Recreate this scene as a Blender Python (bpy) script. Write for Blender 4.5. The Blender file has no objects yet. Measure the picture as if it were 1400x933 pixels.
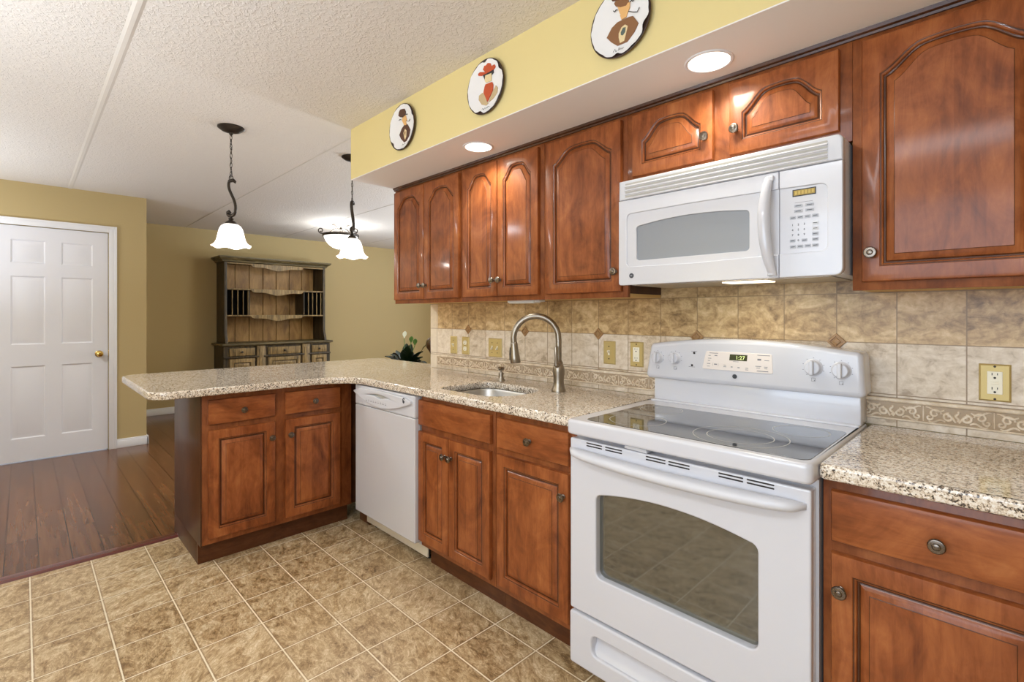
import bpy, bmesh, math, random
from mathutils import Vector, Matrix
PI = math.pi
random.seed(7)
SC = bpy.context.scene
COL = SC.collection

# ------------------------------------------------------------------ camera, world, light, exposure
cam = bpy.data.cameras.new('camera')
cam_ob = bpy.data.objects.new('camera', cam); COL.objects.link(cam_ob)
cam_ob.location = (1.116, -2.048, 1.284)
cam_ob.rotation_euler = (PI/2, 0, math.radians(45.26))
cam.sensor_width = 36.0
cam.lens = 674.7/1400*36
cam.shift_y = (430.5-466.5)/1400
cam.clip_start = 0.02
SC.camera = cam_ob
SC.view_settings.view_transform = 'Standard'
SC.view_settings.look = 'None'
SC.view_settings.gamma = 1.0
SC.view_settings.use_curve_mapping = False
SC.view_settings.exposure = -0.09
SC.cycles.max_bounces = 10
SC.cycles.diffuse_bounces = 6
SC.cycles.glossy_bounces = 4
SC.cycles.transparent_max_bounces = 8
SC.cycles.use_denoising = True
SC.cycles.denoising_prefilter = 'ACCURATE'
SC.cycles.sample_clamp_indirect = 6.0
SC.cycles.caustics_reflective = False
SC.cycles.caustics_refractive = False

world = bpy.data.worlds.new('sky'); SC.world = world
world.use_nodes = True
world.node_tree.nodes['Background'].inputs[0].default_value = (0.75, 0.87, 1.0, 1)
world.node_tree.nodes['Background'].inputs[1].default_value = 1.6

def lamp(name, kind, loc, energy, color, rot=(0, 0, 0), **kw):
    l = bpy.data.lights.new(name, kind); l.energy = energy; l.color = [c*k for c, k in zip(color, (0.895, 1.0, 1.13))]
    for k, v in kw.items(): setattr(l, k, v)
    o = bpy.data.objects.new(name, l); COL.objects.link(o)
    o.location = loc; o.rotation_euler = rot
    return o
# daylight through the wide window behind the camera
lamp('window_daylight', 'AREA', (0.95, -3.66, 1.45), 46, (0.91, 0.95, 1.0), (PI/2, 0, 0), shape='RECTANGLE', size=2.4, size_y=1.5)
# fill lamp added on the kitchen ceiling, behind the camera
lamp('kitchen_fill', 'AREA', (0.55, -2.55, 2.335), 17, (1.0, 0.98, 0.96), (0, 0, 0), shape='RECTANGLE', size=1.2, size_y=0.35)
# fill light at the added dining room window (north side, out of view)
lamp('dining_fill', 'AREA', (-4.2, 3.62, 1.4), 45, (0.95, 0.97, 1.0), (-PI/2, 0, 0), shape='RECTANGLE', size=1.8, size_y=1.4)
# fill lamp added in the entry, beside the white door, outside the frame
lamp('hall_fill', 'AREA', (-3.4, -2.95, 2.37), 24, (1.0, 0.97, 0.93), (0, 0, 0), shape='DISK', size=0.35)

# fill uplighters added to wash the ceiling like a bounced flash, all outside the frame
FILL_LAMPS = [(-0.9, -3.35, 68), (-3.9, -3.3, 42), (-2.35, 2.6, 150)]
for tx, ty, te in FILL_LAMPS:
    lamp('uplight_fill', 'AREA', (tx, ty, 1.16), te, (0.97, 0.975, 1.0), (PI, 0, 0), shape='DISK', size=0.36)

# ------------------------------------------------------------------ materials
def lin(c):
    c = c/255.0
    return c/12.92 if c <= 0.04045 else ((c+0.055)/1.055)**2.4
def rgb(r, g, b): return (lin(r), lin(g), lin(b), 1.0)

class NT:
    """small node tree builder"""
    def __init__(s, name):
        s.m = bpy.data.materials.new(name); s.m.use_nodes = True
        s.t = s.m.node_tree; s.b = s.t.nodes['Principled BSDF']
        s.out = s.t.nodes['Material Output']
    def n(s, kind, **kw):
        nd = s.t.nodes.new('ShaderNode'+kind)
        for k, v in kw.items():
            setattr(nd, k, v)
        return nd
    def l(s, a, b): s.t.links.new(a, b)
    def setin(s, nd, key, v):
        if hasattr(v, 'is_linked') or isinstance(v, bpy.types.NodeSocket): s.l(v, nd.inputs[key])
        else: nd.inputs[key].default_value = v
    def math(s, op, a, b=0.0, c=None):
        nd = s.n('Math', operation=op)
        s.setin(nd, 0, a); s.setin(nd, 1, b)
        if c is not None: s.setin(nd, 2, c)
        return nd.outputs[0]
    def mix(s, f, a, b, blend='MIX'):
        nd = s.n('Mix', data_type='RGBA', blend_type=blend)
        s.setin(nd, 0, f); s.setin(nd, 6, a); s.setin(nd, 7, b)
        return nd.outputs[2]
    def ramp(s, f, stops, interp='LINEAR'):
        nd = s.n('ValToRGB'); nd.color_ramp.interpolation = interp
        e = nd.color_ramp.elements
        while len(e) < len(stops): e.new(0.5)
        for i, (p, c) in enumerate(stops): e[i].position = p; e[i].color = c
        s.l(f, nd.inputs[0]); return nd.outputs[0]
    def coord(s, which='Object'): return s.n('TexCoord').outputs[which]
    def world(s): return s.n('NewGeometry').outputs['Position']
    def mapping(s, v, loc=(0, 0, 0), rot=(0, 0, 0), sc=(1, 1, 1)):
        nd = s.n('Mapping'); s.l(v, nd.inputs[0])
        nd.inputs[1].default_value = loc; nd.inputs[2].default_value = rot; nd.inputs[3].default_value = sc
        return nd.outputs[0]
    def noise(s, v, scale, detail=4, rough=0.5, dist=0.0):
        nd = s.n('TexNoise'); s.l(v, nd.inputs['Vector'])
        nd.inputs['Scale'].default_value = scale; nd.inputs['Detail'].default_value = detail
        nd.inputs['Roughness'].default_value = rough; nd.inputs['Distortion'].default_value = dist
        return nd.outputs[0]
    def xyz(s, v):
        nd = s.n('SeparateXYZ'); s.l(v, nd.inputs[0]); return nd.outputs
    def comb(s, x, y, z=0.0):
        nd = s.n('CombineXYZ'); s.setin(nd, 0, x); s.setin(nd, 1, y); s.setin(nd, 2, z); return nd.outputs[0]
    def white(s, v):
        nd = s.n('TexWhiteNoise', noise_dimensions='3D'); s.l(v, nd.inputs[0]); return nd.outputs
    def vadd(s, a, b):
        nd = s.n('VectorMath', operation='ADD'); s.l(a, nd.inputs[0]); s.l(b, nd.inputs[1]); return nd.outputs[0]
    def vscale(s, a, k):
        nd = s.n('VectorMath', operation='SCALE'); s.l(a, nd.inputs[0]); nd.inputs['Scale'].default_value = k; return nd.outputs[0]
    def bump(s, h, strength, dist):
        nd = s.n('Bump'); s.l(h, nd.inputs['Height'])
        nd.inputs['Strength'].default_value = strength; nd.inputs['Distance'].default_value = dist
        s.l(nd.outputs[0], s.b.inputs['Normal'])
    def base(s, c): s.setin(s.b, 'Base Color', c)
    def rough(s, r): s.setin(s.b, 'Roughness', r)
    def set(s, **kw):
        for k, v in kw.items(): s.b.inputs[k.replace('_', ' ')].default_value = v
        return s
    def grid(s, c, origin, pitch):
        """distance to the nearest line and the cell number"""
        q = s.math('DIVIDE', s.math('SUBTRACT', c, origin), pitch)
        cell = s.math('FLOOR', q)
        f = s.math('SUBTRACT', q, cell)
        d = s.math('MULTIPLY', s.math('MINIMUM', f, s.math('SUBTRACT', 1.0, f)), pitch)
        return d, cell

def plain(name, col, rough=0.5, metal=0.0, coat=0.0, bump=None, **kw):
    t = NT(name); t.base(col); t.rough(rough); t.b.inputs['Metallic'].default_value = metal
    t.b.inputs['Coat Weight'].default_value = coat
    t.set(**kw)
    if bump:
        t.bump(t.noise(t.coord(), bump[0], 3), bump[1], bump[2])
    return t.m
def glow(name, col, strength):
    t = NT(name); t.base(col); t.rough(0.4)
    t.b.inputs['Emission Color'].default_value = col; t.b.inputs['Emission Strength'].default_value = strength
    return t.m

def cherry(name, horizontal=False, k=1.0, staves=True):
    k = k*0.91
    t = NT(name)
    o = t.coord()
    r = t.n('ObjectInfo').outputs['Random']
    off = t.comb(t.math('MULTIPLY', r, 7.0), t.math('MULTIPLY', r, 13.0), t.math('MULTIPLY', r, 5.0))
    v = t.vadd(o, off)
    sc = (1.6, 9, 9) if horizontal else (9, 9, 1.6)
    grain = t.noise(t.mapping(v, sc=sc), 4.0, 9, 0.68, 0.9)
    blot = t.noise(t.mapping(v, sc=(1.5, 1, 2.2) if horizontal else (2.2, 1, 1.5)), 3.4, 6, 0.62, 1.2)
    f = t.math('ADD', t.math('MULTIPLY', grain, 0.42), t.math('MULTIPLY', blot, 0.58))
    if staves and not horizontal:
        x = t.xyz(v)[0]
        cell = t.math('FLOOR', t.math('DIVIDE', x, 0.062))
        w = t.white(t.comb(cell, t.math('MULTIPLY', r, 9.0)))[0]
        f = t.math('ADD', f, t.math('MULTIPLY', t.math('SUBTRACT', w, 0.5), 0.10))
    c = t.ramp(f, [(0.30, rgb(102*k, 49*k, 21*k)), (0.46, rgb(145*k, 77*k, 36*k)), (0.58, rgb(170*k, 97*k, 50*k)), (0.74, rgb(196*k, 123*k, 70*k))])
    t.base(c)
    t.rough(t.math('ADD', 0.36, t.math('MULTIPLY', grain, 0.12)))
    t.set(Coat_Weight=0.28, Coat_Roughness=0.10, Specular_IOR_Level=0.25)
    t.bump(grain, 0.06, 0.001)
    return t.m
M = {}
M['cherry'] = cherry('cherry wood, upright grain')
M['cherry_h'] = cherry('cherry wood, level grain', True)
M['cherry_frame'] = cherry('cherry wood frame', k=0.92, staves=False)
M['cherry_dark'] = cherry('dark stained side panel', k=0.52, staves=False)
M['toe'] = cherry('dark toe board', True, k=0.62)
M['glaze'] = cherry('dark glaze in the grooves', k=0.58, staves=False)
M['maple'] = plain('pale maple underside', rgb(214, 176, 112), 0.55)

def granite():
    t = NT('speckled granite')
    w = t.world()
    d = t.vadd(w, t.vscale(t.n('TexNoise').outputs[1], 0.0))
    v1 = t.n('TexVoronoi'); t.l(w, v1.inputs['Vector']); v1.inputs['Scale'].default_value = 205
    v2 = t.n('TexVoronoi'); t.l(w, v2.inputs['Vector']); v2.inputs['Scale'].default_value = 380
    a = t.xyz(v1.outputs['Color'])[0]; b = t.xyz(v2.outputs['Color'])[1]
    big = t.noise(w, 9, 3, 0.6)
    f = t.math('ADD', t.math('MULTIPLY', a, 0.62), t.math('MULTIPLY', b, 0.38))
    f = t.math('ADD', f, t.math('MULTIPLY', t.math('SUBTRACT', big, 0.5), 0.22))
    c = t.ramp(f, [(0.0, rgb(52, 46, 44)), (0.23, rgb(82, 72, 64)), (0.30, rgb(150, 130, 110)), (0.40, rgb(204, 186, 162)), (0.58, rgb(222, 208, 188)), (0.82, rgb(238, 231, 220))])
    t.base(c); t.rough(0.12); t.set(Coat_Weight=0.3, Coat_Roughness=0.05)
    return t.m
M['granite'] = granite()

def tile_floor():
    t = NT('slate pattern vinyl tile')
    w = t.world(); x, y, z = t.xyz(w)
    dx, cx = t.grid(x, -1.302, 0.2287); dy, cy = t.grid(y, -1.113, 0.2278)
    d = t.math('MINIMUM', dx, dy)
    wob = t.math('MULTIPLY', t.math('SUBTRACT', t.noise(w, 40, 2), 0.5), 0.002)
    line = t.math('LESS_THAN', t.math('ADD', d, wob), 0.0026)
    cell = t.comb(cx, cy, 0.0)
    rnd = t.white(cell)
    v = t.vadd(w, t.vscale(rnd[1], 17.0))
    ang = t.n('VectorRotate', rotation_type='Z_AXIS'); t.l(v, ang.inputs['Vector']); t.l(t.math('MULTIPLY', rnd[0], 0.9), ang.inputs['Angle'])
    v = ang.outputs[0]
    n1 = t.noise(t.mapping(v, rot=(0, 0, 0.5), sc=(1, 1.7, 1)), 7, 10, 0.72, 1.6)
    n2 = t.noise(t.mapping(v, rot=(0, 0, 0.5), sc=(1, 1.5, 1)), 30, 8, 0.75, 0.8)
    vein = t.math('ABSOLUTE', t.math('SUBTRACT', t.noise(t.mapping(v, rot=(0, 0, 0.5), sc=(1, 2.2, 1)), 11, 6, 0.6, 2.2), 0.5))
    vein = t.math('SUBTRACT', 1.0, t.math('MINIMUM', 1.0, t.math('MULTIPLY', vein, 26.0)))
    f = t.math('ADD', t.math('MULTIPLY', n1, 0.62), t.math('MULTIPLY', n2, 0.38))
    f = t.math('ADD', f, t.math('MULTIPLY', vein, 0.09))
    f = t.math('ADD', f, t.math('MULTIPLY', t.math('SUBTRACT', rnd[0], 0.5), 0.05))
    c = t.ramp(f, [(0.38, rgb(118, 91, 58)), (0.46, rgb(160, 131, 92)), (0.53, rgb(188, 161, 121)), (0.60, rgb(208, 185, 147)), (0.68, rgb(228, 211, 180))])
    edge = t.math('LESS_THAN', d, 0.007)
    c = t.mix(t.math('MULTIPLY', edge, 0.45), c, rgb(128, 98, 62))
    c = t.mix(line, c, rgb(236, 222, 194))
    t.base(c); t.rough(0.34)
    h = t.math('SUBTRACT', f, t.math('MULTIPLY', line, 0.5))
    t.bump(h, 0.18, 0.002)
    return t.m
M['tile_floor'] = tile_floor()

def wood_floor():
    t = NT('glossy dark laminate planks')
    w = t.world(); x, y, z = t.xyz(w)
    dy, row = t.grid(y, -1.604, 0.1283)
    rr = t.white(t.comb(row, 3.0))[0]
    dx, cx = t.grid(t.math('ADD', x, t.math('MULTIPLY', rr, 1.2)), 0.0, 1.2)
    rnd = t.white(t.comb(row, cx))
    v = t.vadd(w, t.vscale(rnd[1], 9.0))
    g = t.noise(t.mapping(v, sc=(0.5, 9, 1)), 4.0, 5, 0.55, 0.35)
    f = t.math('ADD', g, t.math('MULTIPLY', t.math('SUBTRACT', rnd[0], 0.5), 0.16))
    c = t.ramp(f, [(0.30, rgb(86, 53, 33)), (0.5, rgb(104, 66, 41)), (0.72, rgb(120, 79, 49))])
    line = t.math('MAXIMUM', t.math('LESS_THAN', dy, 0.0024), t.math('LESS_THAN', dx, 0.0014))
    c = t.mix(t.math('MULTIPLY', line, 0.85), c, rgb(30, 16, 10))
    t.base(c); t.rough(0.20); t.set(Specular_IOR_Level=0.42)
    t.bump(t.math('SUBTRACT', 1.0, line), 0.3, 0.001)
    return t.m
M['wood_floor'] = wood_floor()

def wall_tile():
    t = NT('stone look wall tile')
    w = t.world(); x, y, z = t.xyz(w)
    dx, cx = t.grid(x, 0.6853, 0.169)
    dz, cz = t.grid(z, 1.1887, 0.169)
    low = t.math('LESS_THAN', z, 1.0098)         # below the border only the upright joints run on
    dz = t.math('ADD', dz, t.math('MULTIPLY', low, 1.0))
    dz0 = t.math('ABSOLUTE', t.math('SUBTRACT', z, 1.0098))
    d = t.math('MINIMUM', t.math('MINIMUM', dx, dz), dz0)
    line = t.math('LESS_THAN', d, 0.0017)
    rnd = t.white(t.comb(cx, t.math('SUBTRACT', cz, low)))
    v = t.vadd(w, t.vscale(rnd[1], 11.0))
    n1 = t.noise(t.mapping(v, rot=(0, 0.7, 0), sc=(1, 1, 2.0)), 9, 7, 0.66, 1.2)
    n2 = t.noise(v, 42, 6, 0.62, 0.6)
    f = t.math('ADD', t.math('MULTIPLY', n1, 0.6), t.math('MULTIPLY', n2, 0.4))
    f = t.math('ADD', f, t.math('MULTIPLY', t.math('SUBTRACT', rnd[0], 0.5), 0.07))
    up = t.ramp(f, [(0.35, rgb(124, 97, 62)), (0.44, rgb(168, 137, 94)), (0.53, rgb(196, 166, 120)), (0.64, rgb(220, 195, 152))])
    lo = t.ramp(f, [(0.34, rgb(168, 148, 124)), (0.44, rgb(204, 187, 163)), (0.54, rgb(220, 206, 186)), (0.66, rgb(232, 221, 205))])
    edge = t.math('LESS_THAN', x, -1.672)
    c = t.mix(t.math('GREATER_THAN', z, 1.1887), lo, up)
    c = t.mix(t.math('MULTIPLY', edge, 0.75), c, rgb(216, 204, 184))
    c = t.mix(t.math('MULTIPLY', line, 0.85), c, rgb(133, 108, 76))
    t.base(c); t.rough(0.36)
    t.bump(t.math('SUBTRACT', t.math('MULTIPLY', f, 0.25), line), 0.3, 0.002)
    return t.m
M['wall_tile'] = wall_tile()
def relief_mat():
    t = NT('carved stone border')
    n = t.noise(t.world(), 30, 5, 0.6, 0.4)
    ao = t.n('AmbientOcclusion')
    c = t.ramp(n, [(0.3, rgb(196, 176, 148)), (0.55, rgb(222, 206, 182)), (0.75, rgb(236, 224, 206))])
    t.base(c); t.rough(0.45)
    return t.m
M['relief'] = relief_mat()
M['relief_bg'] = plain('dark glaze ground of the border', rgb(170, 149, 122), 0.5, bump=(50, 0.2, 0.001))  # antique glaze, darkened further for the shadows between the scrolls
M['accent'] = plain('carved brown insert', rgb(158, 122, 80), 0.4, bump=(60, 0.2, 0.001))

def paint(name, col, bump=0.12, scale=160, dist=0.0012, rough=0.75):
    t = NT(name); t.base(col); t.rough(rough)
    t.bump(t.noise(t.world(), scale, 3, 0.6), bump, dist); return t.m
M['khaki'] = paint('khaki wall paint', rgb(180, 160, 114))
M['yellow'] = paint('yellow soffit paint', rgb(222, 203, 142))
M['white_paint'] = paint('flat white soffit paint', rgb(236, 231, 226))
M['trim'] = plain('white trim paint', rgb(226, 226, 228), 0.35)
M['door'] = plain('white door paint', rgb(222, 222, 227), 0.38)
def popcorn():
    t = NT('textured ceiling plaster')
    w = t.world()
    t.base(rgb(222, 215, 206)); t.rough(0.85)
    a = t.noise(w, 62, 3, 0.55, 0.8)
    b = t.ramp(a, [(0.46, (0, 0, 0, 1)), (0.66, (1, 1, 1, 1))])
    t.bump(b, 0.46, 0.005); return t.m
M['ceiling'] = popcorn()
M['seam'] = plain('painted joint bead', rgb(214, 207, 197), 0.8)
M['white'] = plain('white enamel', rgb(207, 207, 212), 0.22, coat=0.5, Coat_Roughness=0.08)
M['white_soft'] = plain('white plastic', rgb(207, 207, 211), 0.36)
M['dw_white'] = plain('white dishwasher panel', rgb(204, 202, 203), 0.2, coat=0.4, Coat_Roughness=0.1)
M['bisque'] = plain('bisque plastic', rgb(216, 205, 182), 0.45)
M['ctrl'] = plain('warm white key panel', rgb(232, 222, 214), 0.35)
M['mark'] = plain('grey printed marks', rgb(120, 120, 126), 0.5)
M['key'] = plain('grey keys', rgb(176, 179, 186), 0.5)
M['key_light'] = plain('pale keys', rgb(210, 211, 214), 0.5)
M['ink'] = plain('dark ink', rgb(60, 62, 68), 0.5)
M['black'] = plain('black plastic', rgb(18, 18, 18), 0.4)
M['slot'] = plain('dark opening', rgb(40, 34, 32), 0.7)
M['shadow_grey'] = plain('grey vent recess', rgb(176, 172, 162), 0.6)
M['glass_black'] = plain('black glass ceramic', rgb(34, 35, 37), 0.06, coat=0.6, Coat_Roughness=0.02)
M['ring'] = plain('printed burner ring', rgb(176, 174, 168), 0.3)
M['lcd'] = plain('amber lcd', rgb(162, 132, 34), 0.3)
M['lcd_seg'] = plain('amber lcd segments', rgb(196, 166, 60), 0.3)
M['clock'] = plain('dark green clock face', rgb(62, 64, 36), 0.25)
M['digit'] = glow('clock digits', rgb(200, 214, 140), 0.9)
M['mesh_grey'] = plain('microwave window screen', rgb(140, 144, 150), 0.3, coat=0.25, Coat_Roughness=0.08)
M['cavity'] = plain('grey oven enamel', rgb(176, 178, 168), 0.45)
M['wire'] = plain('chrome wire', rgb(226, 226, 222), 0.3, 0.1)
def oven_glass():
    t = NT('tinted oven glass')
    tr = t.n('BsdfTransparent'); tr.inputs[0].default_value = rgb(205, 204, 192)
    gl = t.n('BsdfGlossy'); gl.inputs['Roughness'].default_value = 0.04; gl.inputs[0].default_value = (0.9, 0.9, 0.9, 1)
    fr = t.n('Fresnel'); fr.inputs[0].default_value = 2.5
    mx = t.n('MixShader'); t.l(fr.outputs[0], mx.inputs[0]); t.l(tr.outputs[0], mx.inputs[1]); t.l(gl.outputs[0], mx.inputs[2])
    df = t.n('BsdfDiffuse'); df.inputs[0].default_value = rgb(112, 114, 104)
    m2 = t.n('MixShader'); m2.inputs[0].default_value = 0.34
    t.l(tr.outputs[0], m2.inputs[1]); t.l(df.outputs[0], m2.inputs[2]); t.l(m2.outputs[0], mx.inputs[1])
    t.l(mx.outputs[0], t.out.inputs[0]); return t.m
M['oven_glass'] = oven_glass()
def pane():
    t = NT('window glass')
    tr = t.n('BsdfTransparent')
    gl = t.n('BsdfGlossy'); gl.inputs['Roughness'].default_value = 0.02
    mx = t.n('MixShader'); mx.inputs[0].default_value = 0.06; t.l(tr.outputs[0], mx.inputs[1]); t.l(gl.outputs[0], mx.inputs[2])
    t.l(mx.outputs[0], t.out.inputs[0]); return t.m
M['pane'] = pane()
def brushed(name, col, rough, sc=(1, 60, 60)):
    t = NT(name); t.base(col); t.set(Metallic=1.0)
    n = t.noise(t.mapping(t.coord(), sc=sc), 12, 4, 0.6)
    t.rough(t.math('ADD', rough-0.06, t.math('MULTIPLY', n, 0.12)))
    return t.m
M['nickel'] = brushed('brushed nickel', rgb(152, 142, 128), 0.33)
M['pewter'] = brushed('antique pewter', rgb(122, 112, 102), 0.28)
M['pewter_dark'] = plain('dark pewter groove', rgb(62, 54, 48), 0.45, 0.7)
M['steel'] = brushed('stainless steel', rgb(196, 193, 188), 0.40)
M['brass'] = plain('satin brass plate', rgb(196, 174, 114), 0.45, 0.35)
M['brass_knob'] = plain('polished brass', rgb(222, 188, 110), 0.16, 1.0)
M['ivory'] = plain('ivory plastic', rgb(238, 232, 210), 0.4)
M['bronze'] = plain('oil rubbed bronze', rgb(58, 50, 42), 0.4, 0.6)
M['shade'] = glow('lit frosted glass', (1.0, 0.955, 0.90, 1), 1.6)
M['bowl'] = glow('lit bowl glass', (1.0, 0.97, 0.93, 1), 2.2)
M['lens'] = glow('lit lamp lens', (1.0, 0.93, 0.80, 1), 4.0)
M['plate'] = plain('white glazed plate', rgb(234, 232, 230), 0.3)
M['plate_rim'] = plain('dark brown chipped rim', rgb(58, 38, 28), 0.5)
M['p_brown'] = plain('painted brown', rgb(134, 92, 58), 0.5)
M['p_dark'] = plain('painted dark brown', rgb(84, 50, 34), 0.5)
M['p_red'] = plain('painted brick red', rgb(190, 78, 42), 0.5)
M['p_skin'] = plain('painted ochre', rgb(226, 176, 112), 0.5)
M['p_cream'] = plain('painted cream', rgb(226, 204, 156), 0.5)
M['p_tan'] = plain('painted tan', rgb(192, 168, 128), 0.5)
M['p_ink'] = plain('painted ink', rgb(48, 46, 48), 0.5)
M['p_slate'] = plain('painted slate', rgb(86, 98, 92), 0.5)
def antique(name, a, b, c, sc=(10, 10, 1.2)):
    t = NT(name)
    n = t.noise(t.mapping(t.coord(), sc=sc), 3.5, 7, 0.65, 0.8)
    t.base(t.ramp(n, [(0.32, a), (0.5, b), (0.70, c)])); t.rough(0.5); return t.m
M['hutch_dark'] = antique('antique olive brown', rgb(30, 23, 12), rgb(56, 44, 24), rgb(104, 84, 48))
M['hutch_mid'] = antique('worn olive moulding', rgb(52, 44, 26), rgb(88, 76, 46), rgb(140, 122, 82), (1.2, 3, 10))
M['hutch_tan'] = antique('worn tan paint', rgb(70, 56, 30), rgb(128, 104, 62), rgb(166, 140, 92))
M['hutch_board'] = antique('hutch back boards', rgb(112, 78, 34), rgb(152, 112, 58), rgb(180, 140, 82), (3, 3, 0.8))
M['rack_dark'] = plain('black rack shadow board', rgb(10, 8, 6), 0.95, Specular_IOR_Level=0.1)  # black stands in for the shade inside the plate racks
M['leaf'] = plain('dark glossy leaf', rgb(24, 44, 24), 0.3)
M['bud'] = plain('green spathe', rgb(96, 138, 72), 0.45)
M['spathe'] = plain('white spathe', rgb(228, 232, 212), 0.5)
M['pot'] = plain('glazed pot', rgb(70, 66, 62), 0.35)
M['ornament'] = plain('brown glaze', rgb(92, 62, 34), 0.35)
M['stand'] = plain('stained stand wood', rgb(74, 44, 26), 0.4)
M['threshold'] = plain('red brown threshold', rgb(98, 44, 36), 0.25, coat=0.4)

# ------------------------------------------------------------------ mesh helpers
class MB:
    def __init__(s): s.bm = bmesh.new(); s.T = Matrix.Identity(4); s.mi = 0
    def _take(s, tb, mi=None):
        mi = s.mi if mi is None else mi
        mp = {}
        for v in tb.verts: mp[v] = s.bm.verts.new(s.T @ v.co)
        for f in tb.faces:
            try:
                nf = s.bm.faces.new([mp[v] for v in f.verts]); nf.material_index = mi
            except ValueError: pass
        tb.free()
    def box(s, x0, x1, y0, y1, z0, z1, bev=0.0, seg=2):
        tb = bmesh.new()
        r = bmesh.ops.create_cube(tb, size=1.0)
        for v in r['verts']:
            v.co = Vector(((x0+x1)/2+v.co.x*(x1-x0), (y0+y1)/2+v.co.y*(y1-y0), (z0+z1)/2+v.co.z*(z1-z0)))
        if bev > 0:
            bmesh.ops.bevel(tb, geom=tb.edges[:], offset=bev, segments=seg, profile=0.5, affect='EDGES')
        s._take(tb); return s
    def loops(s, loops, closed=True, cap0=False, cap1=False, flip=False, wrap=False):
        """skin between point loops of equal length"""
        tb = bmesh.new()
        L = [[tb.verts.new(Vector(p)) for p in lp] for lp in loops]
        n = len(L[0])
        pairs = list(zip(L[:-1], L[1:]))
        if wrap: pairs.append((L[-1], L[0]))
        for a, b in pairs:
            for i in range(n if closed else n-1):
                j = (i+1) % n
                q = [a[i], a[j], b[j], b[i]]
                if flip: q.reverse()
                try: tb.faces.new(q)
                except ValueError: pass
        if cap0: tb.faces.new(L[0] if flip else L[0][::-1])
        if cap1: tb.faces.new(L[-1][::-1] if flip else L[-1])
        bmesh.ops.recalc_face_normals(tb, faces=tb.faces[:])
        s._take(tb); return s
    def lathe(s, prof, c=(0, 0, 0), axis='z', n=24, cap0=True, cap1=True, wav=None):
        c = Vector(c); lps = []
        for k, (r, h) in enumerate(prof):
            lp = []
            for i in range(n):
                a = 2*PI*i/n
                rr, hh = (r, h) if wav is None else wav(r, h, a, k)
                p = {'z': Vector((rr*math.cos(a), rr*math.sin(a), hh)),
                     '-y': Vector((rr*math.cos(a), -hh, rr*math.sin(a))),
                     'x': Vector((hh, rr*math.cos(a), rr*math.sin(a)))}[axis]
                lp.append(c+p)
            lps.append(lp)
        return s.loops(lps, True, cap0, cap1)
    def tube(s, pts, r, n=10, closed=False, flat=None):
        """tube along points; r number or list; flat=(vector, factor) squashes it along a direction"""
        pts = [Vector(p) for p in pts]; N = len(pts)
        rr = r if isinstance(r, (list, tuple)) else [r]*N
        lps = []; up = None
        for i, p in enumerate(pts):
            if closed: t = (pts[(i+1) % N]-pts[i-1])
            else: t = pts[min(i+1, N-1)]-pts[max(i-1, 0)]
            t.normalize()
            if up is None:
                up = Vector((0, 0, 1)) if abs(t.z) < 0.9 else Vector((1, 0, 0))
            up = (up-t*up.dot(t)); up.normalize()
            sd = t.cross(up)
            lp = []
            for k in range(n):
                a = 2*PI*k/n
                d = up*math.cos(a)*rr[i]+sd*math.sin(a)*rr[i]
                if flat: d = d-flat[0]*(d.dot(flat[0])*(1-flat[1]))
                lp.append(p+d)
            lps.append(lp)
        return s.loops(lps, True, not closed, not closed, wrap=closed)
    def ball(s, c, rx, ry=None, rz=None, u=16, v=10):
        tb = bmesh.new(); bmesh.ops.create_uvsphere(tb, u_segments=u, v_segments=v, radius=1.0)
        ry = ry or rx; rz = rz or rx
        for q in tb.verts: q.co = Vector((c[0]+q.co.x*rx, c[1]+q.co.y*ry, c[2]+q.co.z*rz))
        s._take(tb); return s
    def slab(s, loops, d0, d1, bev=0.0, plane='xy', res=2):
        """outline (with holes) swept from d0 to d1. plane xy: along z; xz: d is y; yz: d is x"""
        lo, hi = min(d0, d1), max(d0, d1); half = (hi-lo)/2; mid = (hi+lo)/2
        cu = bpy.data.curves.new('c', 'CURVE'); cu.dimensions = '2D'; cu.fill_mode = 'BOTH'
        bev = min(bev, half*0.999)
        cu.extrude = half-bev; cu.bevel_depth = bev; cu.bevel_resolution = res; cu.offset = -bev
        for lp in loops:
            sp = cu.splines.new('POLY'); sp.points.add(len(lp)-1); sp.use_cyclic_u = True
            for p, q in zip(sp.points, lp): p.co = (q[0], q[1], 0, 1)
        ob = bpy.data.objects.new('c', cu)
        me = ob.to_mesh()
        tb = bmesh.new(); tb.from_mesh(me); ob.to_mesh_clear()
        bpy.data.objects.remove(ob); bpy.data.curves.remove(cu)
        for v in tb.verts:
            a, b, c = v.co
            if plane == 'xy': v.co = Vector((a, b, mid+c))
            elif plane == 'xz': v.co = Vector((a, mid-c, b))
            else: v.co = Vector((mid+c, a, b))
        s._take(tb); return s
    def text(s, txt, size, x, y, z, plane='xz', thick=0.0004):
        cu = bpy.data.curves.new('t', 'FONT'); cu.body = txt; cu.size = size; cu.align_x = 'CENTER'; cu.align_y = 'CENTER'
        cu.extrude = thick; cu.resolution_u = 3
        ob = bpy.data.objects.new('t', cu); me = ob.to_mesh()
        tb = bmesh.new(); tb.from_mesh(me); ob.to_mesh_clear()
        bpy.data.objects.remove(ob); bpy.data.curves.remove(cu)
        for v in tb.verts:
            a, b, c = v.co
            v.co = Vector((x+a, y-c, z+b))
        s._take(tb); return s

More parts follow.
